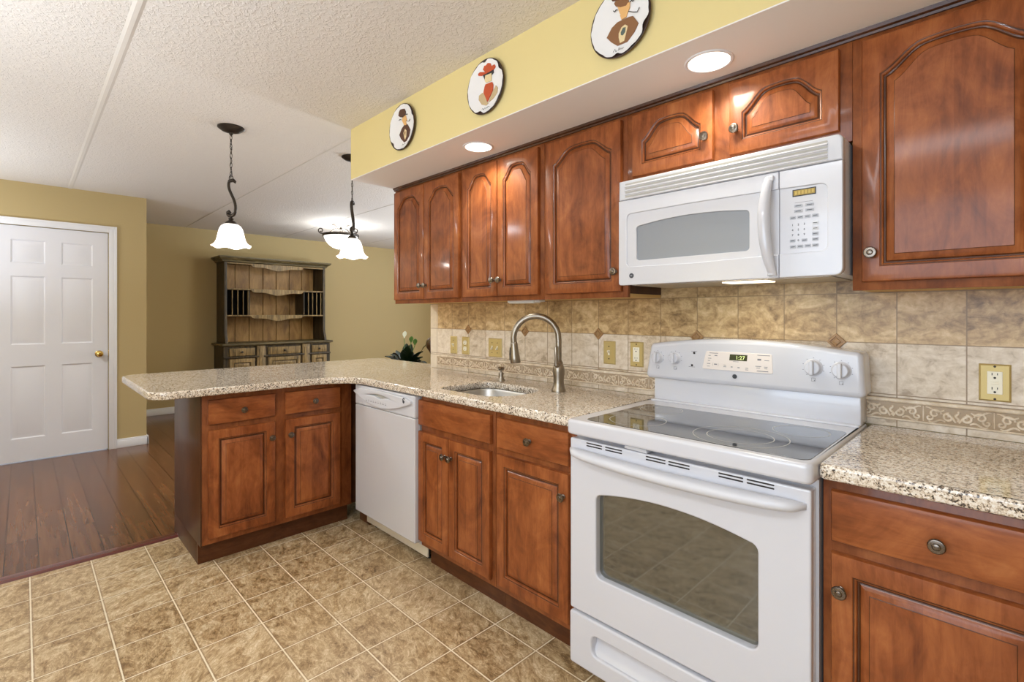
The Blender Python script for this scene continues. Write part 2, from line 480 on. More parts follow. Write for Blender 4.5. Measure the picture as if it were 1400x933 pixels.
def rrect(x0, x1, y0, y1, r, n=5):
    if not isinstance(r, (list, tuple)): r = [r]*4
    out = []
    for (cx, cy, a0, q) in ((x1, y0, -90, r[0]), (x1, y1, 0, r[1]), (x0, y1, 90, r[2]), (x0, y0, 180, r[3])):
        sx = -1 if cx == x1 else 1; sy = 1 if cy == y0 else -1
        ox, oy = cx+sx*q, cy+sy*q
        if q <= 1e-6: out.append((cx, cy)); continue
        for i in range(n+1):
            a = math.radians(a0+90*i/n); out.append((ox+q*math.cos(a), oy+q*math.sin(a)))
    return out
def round_poly(pts, n=6):
    """pts: (x, y, radius) corners"""
    out = []; N = len(pts)
    for i in range(N):
        p = Vector(pts[i][:2]); a = Vector(pts[i-1][:2]); b = Vector(pts[(i+1) % N][:2]); r = pts[i][2]
        if r <= 0: out.append(tuple(p)); continue
        da = (a-p).normalized(); db = (b-p).normalized()
        ang = da.angle(db); d = r/math.tan(ang/2)
        d = min(d, (a-p).length*0.49 if pts[i-1][2] else (a-p).length*0.98, (b-p).length*0.49 if pts[(i+1) % N][2] else (b-p).length*0.98)
        p0, p1 = p+da*d, p+db*d
        for k in range(n+1):
            t = k/n
            out.append(tuple((1-t)**2*p0+2*t*(1-t)*p+t*t*p1))
    return out
def arc_top(x0, x1, z0, zend, zpeak, r, n=14, skew=0.5):
    """panel outline with a bowed top edge"""
    pts = []
    for i in range(5):
        a = math.radians(180+90*i/4); pts.append((x0+r+r*math.cos(a), z0+r+r*math.sin(a)))
    for i in range(5):
        a = math.radians(270+90*i/4); pts.append((x1-r+r*math.cos(a), z0+r+r*math.sin(a)))
    top = lambda x: zend+(zpeak-zend)*(1-((2*(x-x0)/(x1-x0)-1))**2)
    for i in range(5):
        a = math.radians(90*i/4); pts.append((x1-r+r*math.cos(a), top(x1-r)-r+r*math.sin(a)))
    for i in range(1, n):
        x = x1-r+(x0-x1+2*r)*i/n; pts.append((x, top(x)))
    for i in range(5):
        a = math.radians(90+90*i/4); pts.append((x0+r+r*math.cos(a), top(x0+r)-r+r*math.sin(a)))
    return pts

def finish(mb, name, mats, inv=None, ang=32):
    me = bpy.data.meshes.new(name)
    if inv is not None: bmesh.ops.transform(mb.bm, matrix=inv, verts=mb.bm.verts[:])
    mb.bm.to_mesh(me); mb.bm.free()
    for m in (mats if isinstance(mats, (list, tuple)) else [mats]): me.materials.append(m)
    me.polygons.foreach_set('use_smooth', [True]*len(me.polygons))
    me.set_sharp_from_angle(angle=math.radians(ang))
    o = bpy.data.objects.new(name, me); COL.objects.link(o)
    return o
ROOTM = {}
def thing(name, label, cat, loc, rz=0.0, group=None):
    o = bpy.data.objects.new(name, None); COL.objects.link(o)
    o.empty_display_size = 0.1
    o.location = loc; o.rotation_euler = (0, 0, rz)
    o['label'] = label; o['category'] = cat
    if group: o['group'] = group
    ROOTM[o.name] = Matrix.Translation(Vector(loc)) @ Matrix.Rotation(rz, 4, 'Z')
    return o
def root_of(o):
    while o.parent: o = o.parent
    return o
def part(name, mb, mats, parent, local=False, label=None, ang=32):
    inv = None if local else ROOTM[root_of(parent).name].inverted()
    o = finish(mb, name, mats, inv, ang); o.parent = parent
    if label: o['label'] = label
    return o
def single(name, mb, mats, label, cat, loc, group=None, ang=32):
    o = finish(mb, name, mats, Matrix.Translation(Vector(loc)).inverted(), ang)
    o.location = loc; o['label'] = label; o['category'] = cat
    if group: o['group'] = group
    ROOTM[o.name] = Matrix.Translation(Vector(loc))
    return o
def struct(name, mb, mats, parent=None, ang=32):
    o = finish(mb, name, mats, None, ang)
    if parent: o.parent = parent
    else:
        o['kind'] = 'structure'; ROOTM[o.name] = Matrix.Identity(4)
    return o

# ------------------------------------------------------------------ the room
ZC = 2.44
struct('floor', MB().box(-2.30, 2.6, -3.7, 0.0, -0.06, 0.0), M['tile_floor'])
struct('floor_dining', MB().box(-6.65, -2.30, -3.7, 3.8, -0.06, 0.0).box(-2.30, -1.70, 0.0, 3.8, -0.06, 0.0), M['wood_floor'])
struct('ceiling', MB().box(-6.7, 2.7, -3.8, 3.9, ZC, ZC+0.1), M['ceiling'])
for i, y in enumerate((-1.742, -0.522, 0.70, 1.92, -2.96)):
    x0 = -4.93 if y < -1.175 else -6.55
    b = MB(); w, h = (0.019, 0.0040) if i == 0 else (0.008, 0.003)
    b.loops([[(x0, y-w, ZC), (x0, y-w*0.4, ZC-h), (x0, y+w*0.4, ZC-h), (x0, y+w, ZC)], [(2.6, y-w, ZC), (2.6, y-w*0.4, ZC-h), (2.6, y+w*0.4, ZC-h), (2.6, y+w, ZC)]], closed=False)
    struct('trim_%d' % (i+1), b, M['seam'], ang=10)
# walls
struct('wall_north', MB().box(-1.757, 2.6, 0.0, 0.12, 0, ZC), M['khaki'])
struct('wall_east', MB().box(2.6, 2.72, -3.7, 0.12, 0, ZC), M['khaki'])
ws = MB()
wx0, wx1, wz0, wz1 = -0.5, 2.0, 0.72, 2.16
ws.box(-4.93, wx0, -3.82, -3.7, 0, ZC).box(wx1, 2.72, -3.82, -3.7, 0, ZC).box(wx0, wx1, -3.82, -3.7, 0, wz0).box(wx0, wx1, -3.82, -3.7, wz1, ZC)
struct('wall_south', ws, M['khaki'])
dy0, dy1, dz1 = -2.234, -1.473, 2.058           # door leaf
ww = MB()
ww.box(-5.05, -4.93, -3.82, dy0-0.004, 0, ZC).box(-5.05, -4.93, dy1+0.004, -1.175, 0, ZC).box(-5.05, -4.93, dy0-0.004, dy1+0.004, dz1+0.004, ZC)
struct('wall_west', ww, M['khaki'])
struct('wall_return', MB().box(-6.55, -5.05, -1.295, -1.175, 0, ZC), M['khaki'])
struct('wall_dining_west', MB().box(-6.67, -6.55, -1.295, 3.8, 0, ZC), M['khaki'])
wn = MB()
nx0, nx1, nz0, nz1 = -5.15, -3.25, 0.68, 2.12
wn.box(-6.67, nx0, 3.7, 3.82, 0, ZC).box(nx1, -1.63, 3.7, 3.82, 0, ZC).box(nx0, nx1, 3.7, 3.82, 0, nz0).box(nx0, nx1, 3.7, 3.82, nz1, ZC)
struct('wall_dining_north', wn, M['khaki'])
struct('wall_dining_east', MB().box(-1.757, -1.63, 0.12, 3.7, 0, ZC), M['khaki'])
# windows out of view that let the daylight in; the dining one added as fill
def window(name, x0, x1, z0, z1, y, s, mull):
    f = MB()
    for a, b, c, d in ((x0, x1, z0, z0+0.05), (x0, x1, z1-0.05, z1), (x0, x0+0.05, z0, z1), (x1-0.05, x1, z0, z1)):
        f.box(a, b, min(y, y+s*0.07), max(y, y+s*0.07), c, d, 0.004)
    for k in range(1, mull): f.box(x0+(x1-x0)*k/mull-0.025, x0+(x1-x0)*k/mull+0.025, min(y, y+s*0.06), max(y, y+s*0.06), z0+0.05, z1-0.05, 0.004)
    w = struct(name, f, M['trim'])
    g = struct('glass', MB().box(x0+0.04, x1-0.04, y+s*0.085, y+s*0.09, z0+0.04, z1-0.04), M['pane'], w)
    return w
window('window_1', wx0, wx1, wz0, wz1, -3.7, -1, 2)
window('fill_window', nx0, nx1, nz0, nz1, 3.7, 1, 2)

# soffit over the cabinets
so = MB().box(-1.781, 2.6, -0.5935, 0.0, 2.128, ZC)
sof = struct('soffit', so, M['yellow'])
sof['kind'] = 'structure'
struct('soffit_underside', MB().box(-1.781, 2.6, -0.5935, 0.0, 2.124, 2.1279), M['white_paint'], sof)

# baseboards
def baseboard(name, x0, x1, y0, y1):
    """profile strip along the wall"""
    b = MB().box(x0, x1, y0, y1, 0.0, 0.07, 0.003)
    if abs(x1-x0) > abs(y1-y0): b.box(x0, x1, y0+0.004 if y0 < -1.2 else y0, y1-0.004, 0.066, 0.086, 0.004)
    else: b.box(x0, x1-0.005, y0, y1, 0.066, 0.086, 0.004)
    return struct(name, b, M['trim'])
baseboard('baseboard_west', -4.93, -4.914, dy1+0.066, -1.160)
baseboard('baseboard_return', -6.55, -4.914, -1.175, -1.159)
baseboard('baseboard_dining', -6.55, -6.534, -1.159, 3.7)
baseboard('baseboard_west_end', -4.93, -4.914, -3.7, dy0-0.066)
# threshold between the tile and the planks
th = MB()
th.loops([[(-2.335, y, 0), (-2.328, y, 0.009), (-2.288, y, 0.012), (-2.268, y, 0.008), (-2.262, y, 0)] for y in (-3.7, -1.407)], closed=False)
struct('trim_6', th, M['threshold'])

# white six panel door with casing
dr = MB()
X = -4.938
def panel_rings(y0, y1, z0, z1):
    return [(y0, y1, z0, z1, 0.0), (y0+0.010, y1-0.010, z0+0.010, z1-0.010, -0.008), (y0+0.016, y1-0.016, z0+0.016, z1-0.016, -0.008),
            (y0+0.042, y1-0.042, z0+0.042, z1-0.042, -0.0015), (y0+0.046, y1-0.046, z0+0.046, z1-0.046, -0.0005)]
cols = ((-2.124, -1.906), (-1.801, -1.583)); rows = ((0.203, 0.833), (1.022, 1.622), (1.735, 1.938))
ys = sorted({dy0, dy1} | {v for c in cols for v in c}); zs = sorted({0.008, dz1} | {v for c in rows for v in c})
for i in range(len(ys)-1):
    for j in range(len(zs)-1):
        a, b, c, d = ys[i], ys[i+1], zs[j], zs[j+1]
        if (a, b) in cols and (c, d) in rows:
            rg = panel_rings(a, b, c, d)
            dr.loops([[(X+o, p, r), (X+o, q, r), (X+o, q, s), (X+o, p, s)] for p, q, r, s, o in rg], cap1=True)
        else:
            dr.loops([[(X, a, c), (X, b, c), (X, b, d), (X, a, d)]], cap1=True)
bmesh.ops.remove_doubles(dr.bm, verts=dr.bm.verts[:], dist=1e-5)
bmesh.ops.recalc_face_normals(dr.bm, faces=dr.bm.faces[:])
for f in dr.bm.faces:
    if f.normal.x < 0: f.normal_flip()
dr.box(X-0.036, X-0.009, dy0, dy1, 0.008, dz1)
dr.box(X-0.012, X-0.0002, dy0, dy0+0.001, 0.008, dz1).box(X-0.012, X-0.0002, dy1-0.001, dy1, 0.008, dz1)
door = struct('door_1', dr, M['door'], ang=20)
cs = MB()
def casing(b, y0, y1, z0, z1):
    b.box(-4.93, -4.915, y0, y1, z0, z1, 0.003)
casing(cs, dy1+0.006, dy1+0.066, 0, dz1+0.066); casing(cs, dy0-0.066, dy0-0.006, 0, dz1+0.066); casing(cs, dy0-0.0059, dy1+0.0059, dz1+0.006, dz1+0.066)
cs.box(-4.917, -4.909, dy1+0.046, dy1+0.066, 0, dz1+0.066, 0.003).box(-4.917, -4.909, dy0-0.066, dy0-0.046, 0, dz1+0.066, 0.003).box(-4.917, -4.9095, dy0-0.0459, dy1+0.0459, dz1+0.048, dz1+0.066, 0.003)
struct('door_casing', cs, M['trim'], door)
kn = MB().lathe([(0.031, 0.0), (0.031, 0.004), (0.026, 0.008), (0.012, 0.010), (0.010, 0.030), (0.018, 0.036), (0.026, 0.046), (0.027, 0.056), (0.021, 0.065), (0.010, 0.068), (0.009, 0.066)], (X, -1.537, 0.915), 'x', 24)
struct('door_knob', kn, M['brass_knob'], door)
struct('strike_plate', MB().box(-4.9385, -4.9295, dy1+0.0005, dy1+0.0058, 0.885, 0.945, 0.001), M['brass_knob'], door)

# ------------------------------------------------------------------ tiled backsplash
bs = struct('backsplash', MB().box(-1.757, 1.24, -0.008, 0.0, 0.9155, 1.44), M['wall_tile'])
rl = MB()
rl.mi = 1; rl.box(-1.671, 1.24, -0.014, -0.008, 0.940, 1.0095, 0.002); rl.mi = 0
rl.box(-1.671, 1.24, -0.021, -0.010, 0.996, 1.0095, 0.005, 3)      # rounded top rail
rl.box(-1.671, 1.24, -0.017, -0.010, 0.9375, 0.944, 0.003)
def scroll(cx, cz, r0, turns, a0, sgn, n=26):
    out = []
    for i in range(n):
        t = i/(n-1); a = a0+sgn*turns*2*PI*t; r = r0*(1-0.82*t)
        out.append((cx+r*math.cos(a), -0.0142, cz+r*math.sin(a)))
    return out
p = 0.1615; x = 0.922-16*p
while x < 1.24:
    c = x+p/2; zc = 0.969
    def ok(pts): return [q for q in pts if -1.668 < q[0] < 1.237]
    pieces = []
    for s in (-1, 1):
        def mx(pts): return [(c+s*(q[0]), q[1], q[2]) for q in pts]
        pieces.append((mx(scroll(0.020, zc-0.004, 0.014, 1.15, 1.6, -1)), 0.0030))
        pieces.append((mx(scroll(0.052, zc+0.004, 0.015, 1.2, PI, -1)), 0.0028))
        pieces.append((mx(scroll(0.066, zc-0.009, 0.010, 1.0, 2.2, 1)), 0.0026))
        pieces.append((mx([(0.004+0.03*t, -0.0142, zc-0.018+0.02*t+0.012*math.sin(t*PI)) for t in [k/9 for k in range(10)]]), 0.0026))
        pieces.append((mx([(0.030+0.045*t, -0.0142, zc+0.017-0.006*math.sin(t*5)) for t in [k/9 for k in range(10)]]), 0.0024))
        pieces.append((mx([(0.028+0.040*t, -0.0142, zc-0.019+0.005*math.sin(t*6)) for t in [k/9 for k in range(10)]]), 0.0024))
    pieces.append(([(c+0.0035*math.sin(k), -0.0142, zc-0.014+k*0.0035) for k in range(10)], 0.0030))
    pieces.append(([(c-p/2, -0.0142, 0.946+k*0.006) for k in range(9)], 0.0014))
    for pts, r in pieces:
        pts = ok(pts)
        if len(pts) > 3: rl.tube(pts, [1.35*r*(0.55+0.45*math.sin(PI*min(1, (k+1)/len(pts)))) for k in range(len(pts))], 6)
    x += p
struct('border_relief', rl, [M['relief'], M['relief_bg']], bs)
for k in range(5):
    cx, cz, h = 0.6853-0.507*k, 1.1887, 0.030
    ac = MB()
    D = lambda q, y: [(cx+q, y, cz), (cx, y, cz+q), (cx-q, y, cz), (cx, y, cz-q)]
    ac.loops([D(h, -0.006), D(h, -0.0125), D(h-0.002, -0.014), D(h*0.70, -0.014), D(h*0.64, -0.010), D(h*0.50, -0.010), D(h*0.40, -0.0135), D(0.004, -0.0145)], cap1=True)
    for a in range(4):
        ac.tube([(cx+0.004*math.cos(a*PI/2), -0.0145, cz+0.004*math.sin(a*PI/2)), (cx+h*0.42*math.cos(a*PI/2), -0.0125, cz+h*0.42*math.sin(a*PI/2))], 0.0013, 5)
    struct('accent_tile', ac, M['accent'], bs, ang=15)

# ------------------------------------------------------------------ cherry cabinets
def raised_door(x0, x1, z0, z1, yb, t=0.020, arch=False, stile=0.045, rise=0.066):
    """cabinet door with a raised centre panel; arch = cathedral top. front faces -y"""
    b = MB(); yf = yb-t
    def shape(u):
        q = min(1.0, (1-abs(u))/0.62)
        return 0.62*q*q*(3-2*q)+0.38*(1-u*u)
    n = 22 if arch else 1
    def ring(d, y, rect):
        xa, xb = x0+d, x1-d
        pts = [(xa, y, z0+d), (xb, y, z0+d)]
        for k in range(n+1):
            u = 1-2*k/n
            xx = (xa+xb)/2+u*(xb-xa)/2
            if rect or not arch: zz = z1-d
            else: zz = z1-d-rise+rise*shape(u)
            pts.append((xx, y, zz))
        return pts
    R = [ring(0, yb, True), ring(0, yf+0.006, True), ring(0.0022, yf+0.0018, True), ring(0.0075, yf, True), ring(stile, yf, False),
         ring(stile+0.0015, yf+0.0020, False), ring(stile+0.0045, yf+0.0030, False), ring(stile+0.0080, yf+0.0060, False), ring(stile+0.0095, yf+0.0120, False),
         ring(stile+0.0125, yf+0.0125, False), ring(stile+0.016, yf+0.0100, False), ring(stile+0.026, yf+0.0045, False),
         ring(stile+0.0335, yf+0.0022, False), ring(stile+0.0350, yf+0.0006, False)]
    b.loops(R[:6], True, True, False)
    b.mi = 1; b.loops(R[5:7], True); b.mi = 0; b.loops(R[6:9], True)
    b.mi = 1; b.loops(R[8:11], True); b.mi = 0; b.loops(R[10:13], True)
    b.mi = 1; b.loops(R[12:14], True); b.mi = 0; b.loops(R[13:], True) if len(R) > 14 else None
    b.loops(R[13:14], True, False, True)
    bmesh.ops.remove_doubles(b.bm, verts=b.bm.verts[:], dist=1e-6)
    bmesh.ops.recalc_face_normals(b.bm, faces=b.bm.faces[:])
    return b
def drawer_front(x0, x1, z0, z1, yb, t=0.020):
    b = MB(); yf = yb-t
    rg = lambda d, y: [(x0+d, y, z0+d), (x1-d, y, z0+d), (x1-d, y, z1-d), (x0+d, y, z1-d)]
    b.loops([rg(0, yb), rg(0, yf+0.007), rg(0.0025, yf+0.0022), rg(0.009, yf)], True, True, True)
    return b
def cab_knob(x, z, yf, parent):
    k = MB().lathe([(0.0085, 0.0), (0.0085, 0.002), (0.0055, 0.004), (0.005, 0.011), (0.010, 0.014), (0.0155, 0.018), (0.0165, 0.0215), (0.0145, 0.0245), (0.0125, 0.0250)], (x, yf, z), '-y', 20, True, True)
    k.mi = 1
    k.lathe([(0.0125, 0.0250), (0.0115, 0.0235), (0.0088, 0.0235), (0.0082, 0.0250)], (x, yf, z), '-y', 20, False, False)
    k.mi = 0
    k.lathe([(0.0082, 0.0250), (0.006, 0.0275), (0.0025, 0.0285)], (x, yf, z), '-y', 20, False, True)
    return part('knob', k, [M['pewter'], M['pewter_dark']], parent, True)

YB, YD = -0.603, -0.604       # frame front of the base run
def base_cabinet(name, label, loc, W, doors, drawers, rz=0.0, W_frame=None, end_panel=False, group=None, hollow=False):
    r = thing(name, label, 'cabinet', loc, rz, group)
    wf = W_frame or W
    cb = MB()
    if hollow:      # open box around the sink bowl
        cb.box(0.0, 0.012, YB+0.02, -0.002, 0.105, 0.876).box(W-0.012, W, YB+0.02, -0.002, 0.105, 0.876)
        cb.box(0.012, W-0.012, YB+0.02, -0.002, 0.105, 0.12).box(0.012, W-0.012, -0.012, -0.002, 0.12, 0.876)
    else: cb.box(0.0, W, YB+0.02, -0.002, 0.105, 0.876)
    part('carcass', cb, M['cherry_dark'], r, True)
    f = MB()
    part('face_frame', f.box(0.0, wf, YB, YB+0.0195, 0.110, 0.8765, 0.001), M['cherry_frame'], r, True)
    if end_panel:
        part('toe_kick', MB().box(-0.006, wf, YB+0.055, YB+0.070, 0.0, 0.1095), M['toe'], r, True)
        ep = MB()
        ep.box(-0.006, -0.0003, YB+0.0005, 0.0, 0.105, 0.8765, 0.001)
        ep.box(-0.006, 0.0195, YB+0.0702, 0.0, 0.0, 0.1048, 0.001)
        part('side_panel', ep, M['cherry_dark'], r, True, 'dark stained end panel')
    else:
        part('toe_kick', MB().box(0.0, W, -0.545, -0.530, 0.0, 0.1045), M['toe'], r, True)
    for x0, x1, z0, z1, k in drawers:
        d = part('drawer', drawer_front(x0, x1, z0, z1, YD), M['cherry_h'], r, True)
        if k: cab_knob((x0+x1)/2, (z0+z1)/2-0.003, YD-0.02, d)
    for x0, x1, z0, z1, side in doors:
        d = part('door', raised_door(x0, x1, z0, z1, YD), [M['cherry'], M['glaze']], r, True)
        cab_knob(x1-0.022 if side == 'r' else x0+0.022, z1-0.085, YD-0.02, d)
    return r
ZD0, ZD1, ZR0, ZR1 = 0.139, 0.694, 0.722, 0.848
base_cabinet('base_cabinet', 'cherry base cabinet at the open end of the peninsula, two drawers over two doors', (-2.366, -1.405, 0), 1.404,
             [(0.025, 0.349, ZD0, ZD1, 'r'), (0.405, 0.727, ZD0, ZD1, 'l')], [(0.025, 0.349, ZR0, ZR1, 1), (0.405, 0.727, ZR0, ZR1, 1)], PI/2, 0.805, True)
sb = base_cabinet('base_cabinet', 'cherry sink cabinet beside the dishwasher, plain false front over two narrow doors', (-0.9965, 0, 0), 0.5565,
             [(-0.005, 0.244, ZD0, ZD1, 'r'), (0.248, 0.535, ZD0, ZD1, 'l')], [(-0.005, 0.539, ZR0+0.004, ZR1+0.004, 0)], hollow=True)
base_cabinet('base_cabinet', 'cherry base cabinet close by the range on the sink side, one drawer and one door', (-0.438, 0, 0), 0.438,
             [(0.020, 0.410, ZD0, ZD1, 'r')], [(0.022, 0.410, ZR0, ZR1, 1)])
base_cabinet('base_cabinet', 'cherry base cabinet under the short counter right of the white range', (0.782, 0, 0), 0.452,
             [(0.020, 0.424, ZD0, ZD1, 'l')], [(0.020, 0.424, ZR0, ZR1, 1)])

# upper cabinets with cathedral doors
YU, YUD = -0.281, -0.282
def wall_cabinet(label, x0, x1, z0, doors, zt=2.110, name='wall_cabinet'):
    r = thing(name, label, 'cabinet', (x0, 0, z0))
    part('carcass', MB().box(x0, x1, YU+0.018, -0.002 if z0 > 1.6 else -0.0085, z0+0.016, zt), M['cherry_dark'], r)
    part('bottom_panel', MB().box(x0+0.0005, x1-0.0005, YU+0.018, -0.009, z0+0.004, z0+0.0155), M['maple'], r, label='unstained pale bottom board')
    part('face_frame', MB().box(x0, x1, YU, YU+0.0175, z0, zt, 0.001), M['cherry_frame'], r)
    for a, b, c, d, side, rise in doors:
        dd = part('door', raised_door(a, b, c, d, YUD, 0.020, True, 0.043, rise), [M['cherry'], M['glaze']], r)
        # knobs are built about the cabinet's own origin
        kx, kz = (b-0.024 if side == 'r' else a+0.024), c+0.083
        k = cab_knob(kx-x0, kz-z0, YUD-0.02, dd)
    return r
ZU0, ZU1 = 1.380, 2.088
wall_cabinet('cherry wall cabinet with two arched doors at the dining end of the row', -1.774, -1.0725, 1.356, [(-1.760, -1.420, ZU0, ZU1, 'r', .066), (-1.417, -1.080, ZU0, ZU1, 'l', .066)])
wall_cabinet('cherry wall cabinet with two narrow arched doors over the sink', -1.072, -0.4475, 1.356, [(-1.043, -0.760, ZU0, ZU1, 'r', .066), (-0.757, -0.473, ZU0, ZU1, 'l', .066)])
wall_cabinet('cherry wall cabinet with a single arched door beside the microwave', -0.447, 0.0105, 1.356, [(-0.421, -0.012, ZU0, ZU1, 'r', .066)])
wall_cabinet('short cherry wall cabinet with two small arched doors above the microwave', 0.011, 0.7835, 1.806, [(0.040, 0.369, 1.840, ZU1, 'r', .066), (0.426, 0.753, 1.840, ZU1, 'l', .066)])
wall_cabinet('large cherry wall cabinet over the counter right of the range', 0.784, 1.226, 1.356, [(0.809, 1.201, ZU0, ZU1, 'l', .066)])
cr = MB()
prof = [(-0.2815, 2.104), (-0.288, 2.104), (-0.290, 2.110), (-0.296, 2.114), (-0.300, 2.1235), (-0.2815, 2.1235)]
cr.loops([[(x, y, z) for y, z in prof] for x in (-1.776, 1.228)], True, True, True)
struct('trim_7', cr, M['cherry_dark'])

# ------------------------------------------------------------------ granite counters
def arc(cx, cy, r, a0, a1, n=8): return [(cx+r*math.cos(math.radians(a0+(a1-a0)*k/n)), cy+r*math.sin(math.radians(a0+(a1-a0)*k/n))) for k in range(n+1)]
outer = [(0.006, -0.648), (0.006, -0.0085), (-1.7575, -0.0085), (-1.7575, 0.130)]
outer += arc(-2.62, 0.050, 0.08, 90, 180) + arc(-2.60, -1.53, 0.10, 180, 270) + arc(-1.795, -1.535, 0.095, 270, 360)
outer += arc(-1.50, -0.848, 0.20, 180, 90)
sinkh = rrect(-0.930, -0.478, -0.560, -0.215, (0.13, 0.13, 0.07, 0.07), 8)
single('countertop', MB().slab([outer, sinkh], 0.877, 0.915, 0.009, 'xy', 3), M['granite'], 'speckled beige granite counter wrapping from the sink onto the peninsula', 'countertop', (-1.2, -0.4, 0.877), ang=40)
oc = rrect(0.7805, 1.236, -0.648, -0.0085, (0.004, 0.0, 0.0, 0.018))
single('countertop', MB().slab([oc], 0.877, 0.915, 0.009, 'xy', 3), M['granite'], 'short speckled granite counter right of the white range', 'countertop', (1.0, -0.3, 0.877), ang=40)

# sink, faucet, soap dispenser
sk = thing('kitchen_sink', 'stainless steel undermount sink set into the granite counter', 'sink', (-0.70, -0.39, 0.68))
b = MB()
def srect(d, z): return [(x, y, z) for x, y in rrect(-0.934+d, -0.474-d, -0.564+d, -0.211-d, (0.13, 0.13, 0.07, 0.07), 8)]
b.loops([srect(-0.012, 0.8765), srect(0.0, 0.8768), srect(0.004, 0.868), srect(0.008, 0.72), srect(0.03, 0.692), srect(0.06, 0.686)], True, False, True)
b.loops([srect(-0.012, 0.8765), srect(-0.012, 0.872), srect(0.0, 0.870), srect(0.004, 0.72), srect(0.028, 0.686), srect(0.06, 0.680)], True, False, True)
part('bowl', b, M['steel'], sk, ang=50)
part('drain', MB().lathe([(0.045, 0.6865), (0.045, 0.689), (0.036, 0.690), (0.030, 0.6868), (0.01, 0.6866)], (-0.70, -0.38, 0), 'z', 24), M['pewter'], sk)
fa = thing('faucet', 'tall brushed nickel gooseneck pull-down faucet behind the sink', 'faucet', (-0.415, -0.214, 0.915))
fx, fy, fz = -0.415, -0.214, 0.9153
part('base', MB().lathe([(0.034, 0), (0.034, 0.006), (0.031, 0.014), (0.0265, 0.030), (0.0250, 0.045), (0.0265, 0.070), (0.0285, 0.095), (0.0275, 0.112), (0.0235, 0.124), (0.0195, 0.130), (0.0215, 0.137), (0.0175, 0.144), (0.0150, 0.150)], (fx, fy, fz), 'z', 28), M['nickel'], fa)
dx, dy = -0.80, -0.60
sp = [(fx, fy, fz+0.145+0.10*k/5) for k in range(6)]
R = 0.110; zc = fz+0.252
for k in range(1, 15):
    a = PI-(PI+0.20)*k/14
    q = R+R*math.cos(a)
    sp.append((fx+dx*q, fy+dy*q, zc+R*math.sin(a)))
part('spout', MB().tube(sp, 0.0146, 16), M['nickel'], fa, ang=60)
e = Vector(sp[-1]); dirv = (Vector(sp[-1])-Vector(sp[-2])).normalized()
hd = MB(); hp = [e-dirv*0.004, e, e+dirv*0.006, e+dirv*0.03, e+dirv*0.070, e+dirv*0.094, e+dirv*0.098]
hd.tube(hp, [0.0146, 0.0172, 0.0178, 0.0190, 0.0240, 0.0262, 0.0235], 20)
sh = part('spray_head', hd, M['nickel'], fa, ang=40)
sv = Vector((dx, dy, 0)).normalized()
part('spray_button', MB().tube([e+dirv*0.022+sv*0.0165, e+dirv*0.055+sv*0.0205, e+dirv*0.085+sv*0.0240], [0.006, 0.0075, 0.005], 10), M['pewter_dark'], sh)
hx = MB(); c0 = Vector((fx+0.006, fy-0.016, fz+0.118))
hx.tube([c0+Vector((0.0, 0.002, 0)), c0+Vector((0.004, -0.014, 0.012)), c0+Vector((0.006, -0.018, 0.045)), c0+Vector((0.008, -0.022, 0.095)), c0+Vector((0.008, -0.022, 0.100))], [0.010, 0.0105, 0.0065, 0.0085, 0.006], 14)
part('lever_handle', hx, M['nickel'], fa)
sd = thing('soap_dispenser', 'small nickel soap dispenser behind the sink bowl', 'soap dispenser', (-0.885, -0.150, 0.9153))
sx, sy, sz = -0.885, -0.150, 0.9153
part('base', MB().lathe([(0.021, 0), (0.021, 0.004), (0.016, 0.012), (0.0125, 0.028), (0.015, 0.040), (0.013, 0.046)], (sx, sy, sz), 'z', 20), M['nickel'], sd)
part('pump', MB().lathe([(0.007, 0.046), (0.007, 0.056), (0.0150, 0.058), (0.0190, 0.074), (0.014, 0.078)], (sx, sy, sz), 'z', 20).tube([(sx, sy, sz+0.066), (sx+0.012, sy-0.018, sz+0.068), (sx+0.018, sy-0.028, sz+0.064)], [0.007, 0.006, 0.005], 10), M['nickel'], sd)

# ------------------------------------------------------------------ white electric range
rg = thing('range', 'white freestanding electric range with black glass top between the granite counters', 'range', (0.39, -0.35, 0))
b = MB()
bx0, bx1 = 0.012, 0.7765
b.box(bx0, bx0+0.03, -0.6195, -0.03, 0.05, 0.866).box(bx1-0.03, bx1, -0.6195, -0.03, 0.05, 0.866)
b.box(bx0+0.03, bx1-0.03, -0.06, -0.03, 0.05, 0.866).box(bx0+0.03, bx1-0.03, -0.6175, -0.06, 0.05, 0.23).box(bx0+0.03, bx1-0.03, -0.6175, -0.06, 0.80, 0.866)
for x in (bx0+0.05, bx1-0.05):
    for y in (-0.57, -0.08): b.lathe([(0.018, 0.0), (0.018, 0.01), (0.009, 0.014), (0.009, 0.051)], (x, y, 0), 'z', 12)
part('body', b, M['white'], rg)
cv = MB()
cx0, cx1, cy0, cy1, cz0, cz1 = bx0+0.032, bx1-0.032, -0.62, -0.065, 0.235, 0.795
cv.loops([[(cx0, y, cz0), (cx1, y, cz0), (cx1, y, cz1), (cx0, y, cz1)] for y in (cy0, cy1)], True, False, True)
part('oven_cavity', cv, M['cavity'], rg, label='grey oven interior')
rk = MB()
for z in (0.452, 0.617):
    for y in (-0.60, -0.09): rk.tube([(cx0+0.004, y, z), (cx1-0.004, y, z)], 0.004, 8)
    for k in range(15):
        x = cx0+0.03+k*(cx1-cx0-0.06)/14
        rk.tube([(x, -0.60, z), (x, -0.09, z)], 0.002, 6)
part('oven_rack', rk, M['wire'], rg, label='chrome wire oven racks')
